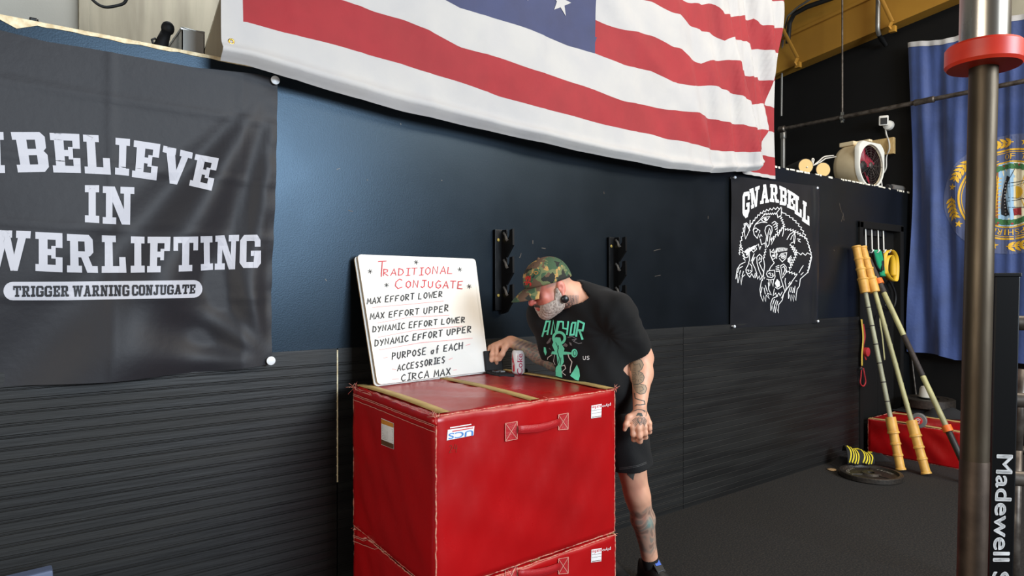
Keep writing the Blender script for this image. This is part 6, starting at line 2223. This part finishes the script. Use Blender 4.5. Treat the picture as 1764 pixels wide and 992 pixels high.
# --- clothing
shirt = field()
torso(shirt, .013)
cone(shirt, shL, shL + (elL - shL) * .86, .074, .070, .04)
cone(shirt, shR, shR + (elR - shR) * .90, .072, .066, .04)
cone(shirt, pelvis + up * .1, pelvis + up * -.03, .150, .160, .04)
cut(shirt, shL + (elL - shL) * .80, (elL - shL) * 1.0 + 0) if False else None
_, X_, Y_, Z_ = sub(GLO, GHI)
def half(p, n):
    n = n / np.linalg.norm(n)
    return ((X_ - p[0]) * n[0] + (Y_ - p[1]) * n[1] + (Z_ - p[2]) * n[2])[:GN[0], :GN[1], :GN[2]]
def arm_cut(F, sh, el, t):
    """cut the sleeve end only near the arm"""
    p = sh + (el - sh) * t
    lo, hi = p - .13, p + .13
    S = sub(lo, hi); sl, x, y, z = S
    n = (el - sh) / np.linalg.norm(el - sh)
    pl_ = (x - p[0]) * n[0] + (y - p[1]) * n[1] + (z - p[2]) * n[2]
    r = np.sqrt((x - p[0]) ** 2 + (y - p[1]) ** 2 + (z - p[2]) ** 2)
    F[sl] = np.where(r < .125, np.maximum(F[sl], np.minimum(pl_, .125 - r + 0 * pl_)), F[sl])
arm_cut(shirt, shL, elL, .80)
arm_cut(shirt, shR, elR, .86)
# neckline: open ring around the neck, hem below the waist
nd = hd(0, -.04, -.05) - neckb; nd /= np.linalg.norm(nd)
ncut = half(neckb + nd * .026 + fr * .02, nd + fr * .62)
rn = np.sqrt((X_ - neckb[0]) ** 2 + (Y_ - neckb[1]) ** 2 + (Z_ - neckb[2] - .03) ** 2)[:GN[0], :GN[1], :GN[2]]
np.maximum(shirt, np.minimum(ncut, .115 - rn), out=shirt)
np.maximum(shirt, half(V(0, 0, .915), V(0, 0, -1.0)), out=shirt)
np.maximum(shirt, -(body + .003 - .0045), out=shirt)
del rn, ncut
SPt, SQ = nets(shirt); SPt = relax(SPt, SQ, 3)
SN = vnormals(SPt, SQ)
# folds in the cloth: long soft creases pulled from the left armpit and across the back
def folds(P, N):
    a = shL + (elL - shL) * .25 - lf * .03
    d = P - a
    t1 = d @ lf; t2 = d @ up; t3 = d @ fr
    ang = np.arctan2(t2, t1)
    r = np.sqrt(t1 ** 2 + t2 ** 2)
    w = .0018 * np.sin(ang * 11 + 2 * np.sin(r * 9)) * np.clip(r / .08, 0, 1) * np.clip(1 - (r - .1) / .3, 0, 1)
    b = (P - pelvis) @ up
    w += .0062 * np.sin(b * 62 + 3 * np.sin((P @ lf) * 11) + (P @ fr) * 10) * np.clip(1 - b / .33, 0, 1)
    w += .0050 * np.sin((P @ lf) * 60 + (P @ up) * 22) * np.clip((b - .3) / .1, 0, 1) * np.clip(-((P - chest) @ fr) / .06, 0, 1)
    w += .0026 * np.sin(P[:, 0] * 45 + P[:, 2] * 31 - P[:, 1] * 38)
    return P + N * w[:, None]
SPt = folds(SPt, SN)
tee = mesh_of('tshirt', SPt, SQ, 'shirt_black', man)
del shirt
# ribbed collar
sb = bvh_of(tee)
shorts = field()
ell(shorts, pelvis, TA, V(.188, .140, .15), 0)
cone(shorts, pelvis - left * .04, pelvis + left * .04, .150, .150, .04)
eL, eR = hipL + (kL - hipL) * .9, hipR + (kR - hipR) * .9
cone(shorts, hipL, eL, .112, .098, .04); cone(shorts, hipR, eR, .112, .098, .04)
np.maximum(shorts, half(hipL + (kL - hipL) * .585, (kL - hipL) + V(0, 0, -.25)), out=shorts)
np.maximum(shorts, half(V(0, 0, 1.0), V(0, 0, 1.0)), out=shorts)
np.maximum(shorts, -(body + .003 - .005), out=shorts)
HP, HQ = nets(shorts); HP = relax(HP, HQ, 3); HN = vnormals(HP, HQ)
HP = HP + HN * (.003 * np.sin(HP[:, 2] * 40 + HP[:, 0] * 55) * np.sin(HP[:, 1] * 35 + HP[:, 2] * 18))[:, None]
sh_o = mesh_of('shorts', HP, HQ, 'shorts_black', man)
del shorts
# beard, short and grizzled
beard = field()
g = .006
ell(beard, hd(0, .040, -.036), HA, V(.061, .060, .070) + g, 0)
ell(beard, hd(0, .076, -.085), HA, V(.031, .027, .028) + g, .03)
for s in (-1, 1):
    ell(beard, hd(.041 * s, .038, -.055), HA, V(.027, .050, .036) + g, .03)
    cone(beard, hd(.071 * s, .018, -.03), hd(.071 * s, .020, .022), .014, .008, .01)
hx = [np.clip(0, 0, 0)]
LX = lambda A: ((X_ - H0[0]) * A[0] + (Y_ - H0[1]) * A[1] + (Z_ - H0[2]) * A[2])[:GN[0], :GN[1], :GN[2]]
fy_, uz_ = LX(hfw), LX(hup)
lxx = np.abs(LX(hlf))
# upper border: rises from the moustache to the sideburn
lim = np.where(fy_ > .045, -.036 - (fy_ - .045) * .10, np.where(fy_ > .022, -.036 + (.045 - fy_) * 1.9, .008))
np.maximum(beard, (uz_ - lim) * .8, out=beard)
mouth = np.sqrt((lxx / 1.7) ** 2 + (uz_ + .055) ** 2 + np.maximum(.085 - fy_, 0) ** 2) - .0125
np.maximum(beard, -mouth, out=beard)
np.maximum(beard, (.004 - fy_) * .9, out=beard)
np.maximum(beard, (-.125 - uz_), out=beard)
del mouth, lim
np.maximum(beard, -(body + .004), out=beard)
BP, BQ = nets(beard); BP = relax(BP, BQ, 1); BN = vnormals(BP, BQ)
BP = BP + BN * (.0016 * np.sin(BP[:, 0] * 420 + BP[:, 2] * 510) * np.sin(BP[:, 1] * 470 - BP[:, 2] * 390))[:, None]
mesh_of('beard', BP, BQ, 'beard_hair', man)
del beard, fy_, uz_, lxx
bm = B()
mh = [hd(.030, .092, -.058), hd(.022, .103, -.046), hd(.008, .110, -.041), hd(-.008, .110, -.041), hd(-.022, .103, -.046), hd(-.030, .092, -.058)]
tube(bm, smooth_path([Vector(p) for p in mh]), .0052, 8); obj('moustache', bm, 'brow_hair', man, smooth=True)
for s in (-1, 1):
    bm = B(); tube(bm, smooth_path([Vector(hd(.012 * s, .108, .034)), Vector(hd(.030 * s, .107, .040)), Vector(hd(.048 * s, .090, .034))]), [.003] * 12 + [.002], 6); obj('eyebrow', bm, 'brow_hair', man, smooth=True)
    c = hd(.0875 * s, .006, -.050)
    ax = Vector(hlf * s + hfw * .25)
    bm = B(); lathe(bm, Vector(c) - ax.normalized() * .012, ax, [(0, .012), (.004, .0165), (.012, .018), (.018, .0165), (.022, .010), (.023, .0)], 26, cap=False)
    tag(obj('ear_plug', bm, 'plug_black', man, smooth=True), 'round black ear plug', None)
# --- cap
cap = bpy.data.objects.new('cap', None); COL.objects.link(cap); attach(cap, man); WPOS[cap.name] = WPOS[man.name].copy()
cap.parent = man; cap.matrix_parent_inverse = Matrix.Identity(4); WPOS[cap.name] = WPOS[man.name]
cr = V(.0865, .112, .100); cc_ = V(0, .012, .046)
def crown(th, ph):
    """th round from the front, ph from rim 0 to top 1"""
    e = ph * math.pi / 2
    bul = 1 + .03 * math.sin(math.pi * ph)
    x = cr[0] * math.sin(th) * math.cos(e) ** .85 * bul; y = cr[1] * math.cos(th) * math.cos(e) ** .85 * bul
    z = cr[2] * math.sin(e)
    if ph < .999:
        z -= (1 - ph) ** 2 * (.012 - .014 * math.cos(th))
    return Vector(H0) + Vector(hlf) * float(cc_[0] + x) + Vector(hfw) * float(cc_[1] + y) + Vector(hup) * float(cc_[2] + z)
bm = B()
NT = 56
Pc = [[crown(2 * math.pi * k / NT, j / 18 * .985) for k in range(NT)] for j in range(19)]
grid(bm, Pc, closed_u=True); bm.faces.new([v for v in bm.verts][-NT:])
cw = obj('crown', bm, 'camo_cloth', cap, smooth=True); solid(cw, .003)
def brim(s, t):
    th = s * .92
    r0 = crown(th, 0.0)
    fwd_ = Vector(hfw) * (.078 * t * (math.cos(s * 1.25) ** .8) + .004 * t) + Vector(hlf) * (.012 * t * math.sin(th))
    drop = Vector(hup) * (-.016 * t * t - .012 * t - .016 * t * (s * s))
    return r0 + fwd_ + drop - Vector(hup) * .001
bm = B(); grid(bm, [[brim(-1 + 2 * i / 36, j / 10) for j in range(11)] for i in range(37)])
br = obj('brim', bm, 'camo_cloth', cap, smooth=True); solid(br, .0035, 0)
bm = B(); bmesh.ops.create_uvsphere(bm, u_segments=14, v_segments=8, radius=.007, matrix=Matrix.Translation(crown(0, .985))); obj('top_button', bm, 'camo_cloth', cap, smooth=True)
cmap_ = on_surf(bvh_of(cw), .0014)
ZF = zoomed(7.938, 880, 435)
em = []
for pts in (((195, 370), (225, 325), (215, 400), (245, 320), (240, 395), (270, 325), (262, 385)), ((200, 440), (230, 400), (222, 440), (250, 405), (272, 415), (262, 450)),
            ((185, 400), (215, 410), (250, 395)), ((255, 400), (278, 430), (268, 455)), ((200, 345), (270, 350))):
    em += ribbon([ZF(p) for p in pts], 1.7)
decal('cap_emblem', em, cmap_, 'cap_red', cap, None)
el_ = ribbon([ZF((345 + 28 * math.cos(a), 278 + 18 * math.sin(a))) for a in [k * math.pi / 6 for k in range(13)]], .9)
decal('eyelet', el_, cmap_, 'sticker_orange', cap, None)

# --- shirt print
shm = on_surf(sb, .0016)
ZT_ = zoomed(7.938, 910, 535)
def zt(*p): return [ZT_(a) for a in p]
teal = []
teal += [zt((240, 140), (320, 135), (285, 240), (300, 320), (232, 335), (245, 270), (205, 350), (183, 358), (215, 260))]
teal = []
for pts, w_ in ((((192, 355), (250, 145), (300, 145), (262, 330)), 3.0), (((215, 285), (275, 270)), 2.2), (((318, 325), (345, 140), (375, 300), (410, 140)), 2.8),
                (((470, 150), (425, 150), (395, 280), (440, 300)), 2.8), (((480, 145), (478, 240), (545, 250)), 2.6), (((550, 145), (530, 330)), 2.8),
                (((600, 170), (575, 330), (625, 325), (650, 165), (600, 165)), 3.0), (((690, 130), (655, 355)), 3.4), (((690, 140), (765, 175), (745, 270), (680, 265)), 3.2), (((700, 265), (745, 395)), 3.6)):
    teal += ribbon(zt(*pts), w_)
# anchor: ring, shank, stock, flukes
teal += ribbon(zt(*[(425 + 78 * math.cos(a), 372 + 78 * math.sin(a)) for a in [k * math.pi / 12 for k in range(25)]]), 4.4)
teal += [zt((375, 360), (440, 365), (470, 470), (500, 520), (480, 600), (490, 700), (455, 770), (470, 915), (370, 890), (380, 780), (410, 740), (390, 600), (360, 540), (330, 470), (350, 420))]
teal += [zt((315, 590), (330, 555), (520, 560), (600, 570), (600, 595), (480, 602), (380, 600))]
teal += [zt(*[(632 + 42 * math.cos(a), 580 + 58 * math.sin(a)) for a in [k * math.pi / 10 for k in range(20)]])]
teal += [zt((215, 495), (240, 500), (255, 570), (240, 612), (215, 560))]
teal += [zt((668, 738), (700, 810), (708, 890), (690, 955), (650, 945), (575, 890), (615, 830))]
teal += ribbon(zt((270, 790), (290, 850), (325, 885)), 2.6)
decal('anchor_print', teal, shm, 'shirt_teal', tee, 5)
wh = ribbon(zt((545, 590), (560, 640), (600, 700), (580, 780), (575, 850)), 1.6) + ribbon(zt((330, 600), (270, 640), (255, 720), (285, 800)), 1.3) + ribbon(zt((365, 600), (350, 690), (372, 740)), .8)
wh += ribbon(zt((450, 760), (500, 745), (515, 790), (460, 840), (515, 885)), 1.2)
decal('white_print', wh, shm, 'shirt_white', tee, 5)
gy = [zt((250, 440), (300, 370), (325, 372), (300, 430), (262, 455)), zt((470, 480), (510, 440), (545, 470), (530, 495)), zt((560, 430), (590, 440), (600, 480), (575, 470))]
gy += ribbon(zt((540, 365), (600, 350), (660, 385), (620, 420), (690, 450), (735, 440)), 1.2) + ribbon(zt((600, 400), (655, 395)), 1.6) + ribbon(zt((285, 510), (310, 530)), 1.4)
decal('grey_print', gy, shm, 'shirt_grey', tee, 5)
us = quad([p for p in text_polys('U')], *zt((748, 620), (788, 618), (788, 672), (750, 675))) + quad(text_polys('S'), *zt((800, 618), (838, 616), (838, 670), (800, 672)))
decal('chest_lettering', us, shm, 'shirt_white', tee, None)
decal('print_detail', ribbon(zt((420, 470), (405, 560), (430, 640), (420, 720)), .9) + ribbon(zt((380, 430), (420, 520)), .8) + ribbon(zt((450, 640), (440, 740)), .9) + ribbon(zt(*[(640 + 18 * math.cos(a), 580 + 40 * math.sin(a)) for a in [k * math.pi / 6 for k in range(13)]]), .9), on_surf(sb, .0026), 'shirt_black', tee, 5)

# --- tattoos on the left arm, hand and thigh
skb = bvh_of(skin)
km = on_surf(skb, .0007)
ZY = zoomed(5.5125, 1060, 590)
def zy(*p): return [ZY(a) for a in p]
ink, tl_ = [], []
tl_ += [zy((150, 165), (175, 140), (215, 140), (250, 165), (268, 205), (255, 250), (228, 272), (255, 290), (275, 330), (262, 375), (225, 398), (270, 400), (297, 432), (290, 470), (255, 492), (205, 480), (185, 450), (165, 400), (158, 320), (150, 270), (135, 215))]
ink += ribbon(zy((150, 270), (140, 215), (155, 165), (195, 140), (245, 165), (268, 210), (250, 255), (222, 275)), .9)
ink += ribbon(zy((215, 270), (258, 290), (276, 330), (262, 372), (215, 398), (175, 400)), .9)
ink += ribbon(zy((175, 400), (230, 392), (285, 405), (298, 440), (280, 480), (240, 490), (200, 470)), .9)
ink += ribbon(zy((182, 480), (190, 530), (235, 545), (275, 555), (280, 585), (235, 592), (205, 590), (185, 605)), 1.5)
for k in range(9):
    ink += ribbon(zy((158, 255 + 16 * k), (195, 250 + 17 * k)), .5)
    a = k * .7
    ink += ribbon(zy((215 + 22 * math.cos(a), 330 + 22 * math.sin(a)), (215 + 48 * math.cos(a), 330 + 48 * math.sin(a))), .5)
ink += ribbon(zy((195, 425), (255, 420), (270, 445), (235, 465)), .7) + ribbon(zy((165, 190), (185, 215), (230, 200), (245, 240)), .7)
ink += ribbon(zy((180, 650), (215, 633), (260, 640), (285, 660)), 1.2) + ribbon(zy((255, 640), (300, 650), (290, 700)), .8)
ink += [zy((215, 665), (250, 668), (262, 700), (240, 700), (225, 690), (195, 700))]
for k in range(5):
    ink += ribbon(zy((160 + 6 * k, 745 + 14 * k), (195 + 6 * k, 715 + 10 * k), (235, 720 + 16 * k), (275 - 3 * k, 712 + 12 * k), (300 - 5 * k, 748 + 12 * k)), .8)
ink += ribbon(zy((215, 715), (235, 705), (255, 720), (250, 750), (235, 765), (215, 748), (215, 715)), .7)
decal('tattoo', tl_, km, 'tattoo_teal', skin, 3)
decal('tattoo_outline', ink, on_surf(skb, .0011), 'tattoo_ink', skin, 3)
ZG = zoomed(4.68, 1040, 780)
def zg(*p): return [ZG(a) for a in p]
decal('thigh_tattoo', [zg((182, 125), (258, 118), (256, 150), (245, 185), (238, 222), (228, 210), (210, 195), (190, 175), (183, 150))], km, 'tattoo_ink', skin, 4)
nk = []
r9 = random.Random(8)
for k in range(22):
    x, y = r9.uniform(735, 850), r9.uniform(590, 760)
    nk += ribbon([ZF((x, y)), ZF((x + r9.uniform(-20, 30), y + r9.uniform(10, 35))), ZF((x + r9.uniform(-30, 30), y + r9.uniform(25, 55)))], .6)
decal('neck_tattoo', nk, km, 'tattoo_ink', skin, None)
# shorts hem stitching
hb_ = on_surf(bvh_of(sh_o), .001)
decal('hem_stitch', ribbon(zg((125, 122), (200, 112), (280, 98), (345, 72)), .5) + ribbon(zg((125, 133), (200, 123), (280, 108), (345, 84)), .5), hb_, 'grey_plastic', sh_o, 6)
# --- socks and shoes
for a in (aL, aR):
    bm = B()
    k_ = kL if a is aL else kR
    dd = Vector((k_ - a) / np.linalg.norm(k_ - a))
    A0 = Vector(a)
    tube(bm, [A0 - dd * .06, A0 - dd * .03, A0, A0 + dd * .045, A0 + dd * .052], [.044, .044, .0425, .0415, .039], 22)
    obj('sock', bm, 'sock_black', man, smooth=True)
    sh = bpy.data.objects.new('shoe', None); COL.objects.link(sh); sh.parent = man
    WPOS[sh.name] = WPOS[man.name]
    F_ = Vector(fdir); L_ = Vector((-F_.y, F_.x, 0)); b = Vector((a[0], a[1], 0))
    def sec(s):   # s along the foot from heel to toe -> half width, height
        return .036 + .016 * math.sin(min(1, max(0, (s + .08) / .28)) * math.pi * .78), .112 - .058 * sm(.03, .17, s)
    P2 = []
    for i in range(25):
        s = -.085 + .285 * i / 24
        w_, h = sec(s)
        e = 1 - abs(2 * i / 24 - 1) ** 6 * .55
        row = []
        for k in range(17):
            t = math.pi * k / 16
            row.append(b + F_ * s + L_ * (w_ * e * math.cos(t)) + Vector((0, 0, .018 + (h - .018) * (math.sin(t) ** .7) * (e if i > 12 else 1))))
        P2.append(row)
    bm = B(); V2 = grid(bm, P2); bm.faces.new([v for v in V2[0]]); bm.faces.new([v for v in V2[-1]][::-1])
    obj('upper', bm, 'shoe_black', sh, smooth=True)
    P3 = []
    for i in range(25):
        s = -.092 + .30 * i / 24
        w_, h = sec(s); e = 1 - abs(2 * i / 24 - 1) ** 6 * .55
        P3.append([b + F_ * s + L_ * ((w_ + .004) * e * x) + Vector((0, 0, z)) for x, z in ((-1, .001), (-1.03, .02), (-.95, .028), (.95, .028), (1.03, .02), (1, .001))])
    bm = B(); V3 = grid(bm, P3, closed_u=True); bm.faces.new(V3[0][::-1]); bm.faces.new(V3[-1])
    obj('sole', bm, 'shoe_grey', sh, smooth=True)
    bm = B()
    tn = b + F_ * .045 + Vector((0, 0, .116)); td = (F_ * .62 + Vector((0, 0, -.6))).normalized()
    obox(bm, tn, L_, td, L_.cross(td), .026, .040, .006, .004); obj('tongue', bm, 'shoe_black', sh)
    nn_ = L_.cross(td)
    if nn_.z < 0: nn_ = -nn_
    bm = B(); obox(bm, tn + nn_ * .0075 - td * .012, L_, td, nn_, .017, .015, .001, .0005); pt = obj('tongue_patch', bm, 'shoe_blue', sh)
    bm = B()
    for j in range(4):
        c = tn + td * (.03 + .022 * j) + nn_ * .006
        tube(bm, [c - L_ * .03 - nn_ * .012, c - L_ * .015, c + L_ * .015, c + L_ * .03 - nn_ * .012], .003, 6)
    obj('lace', bm, 'shoe_grey', sh, smooth=True)
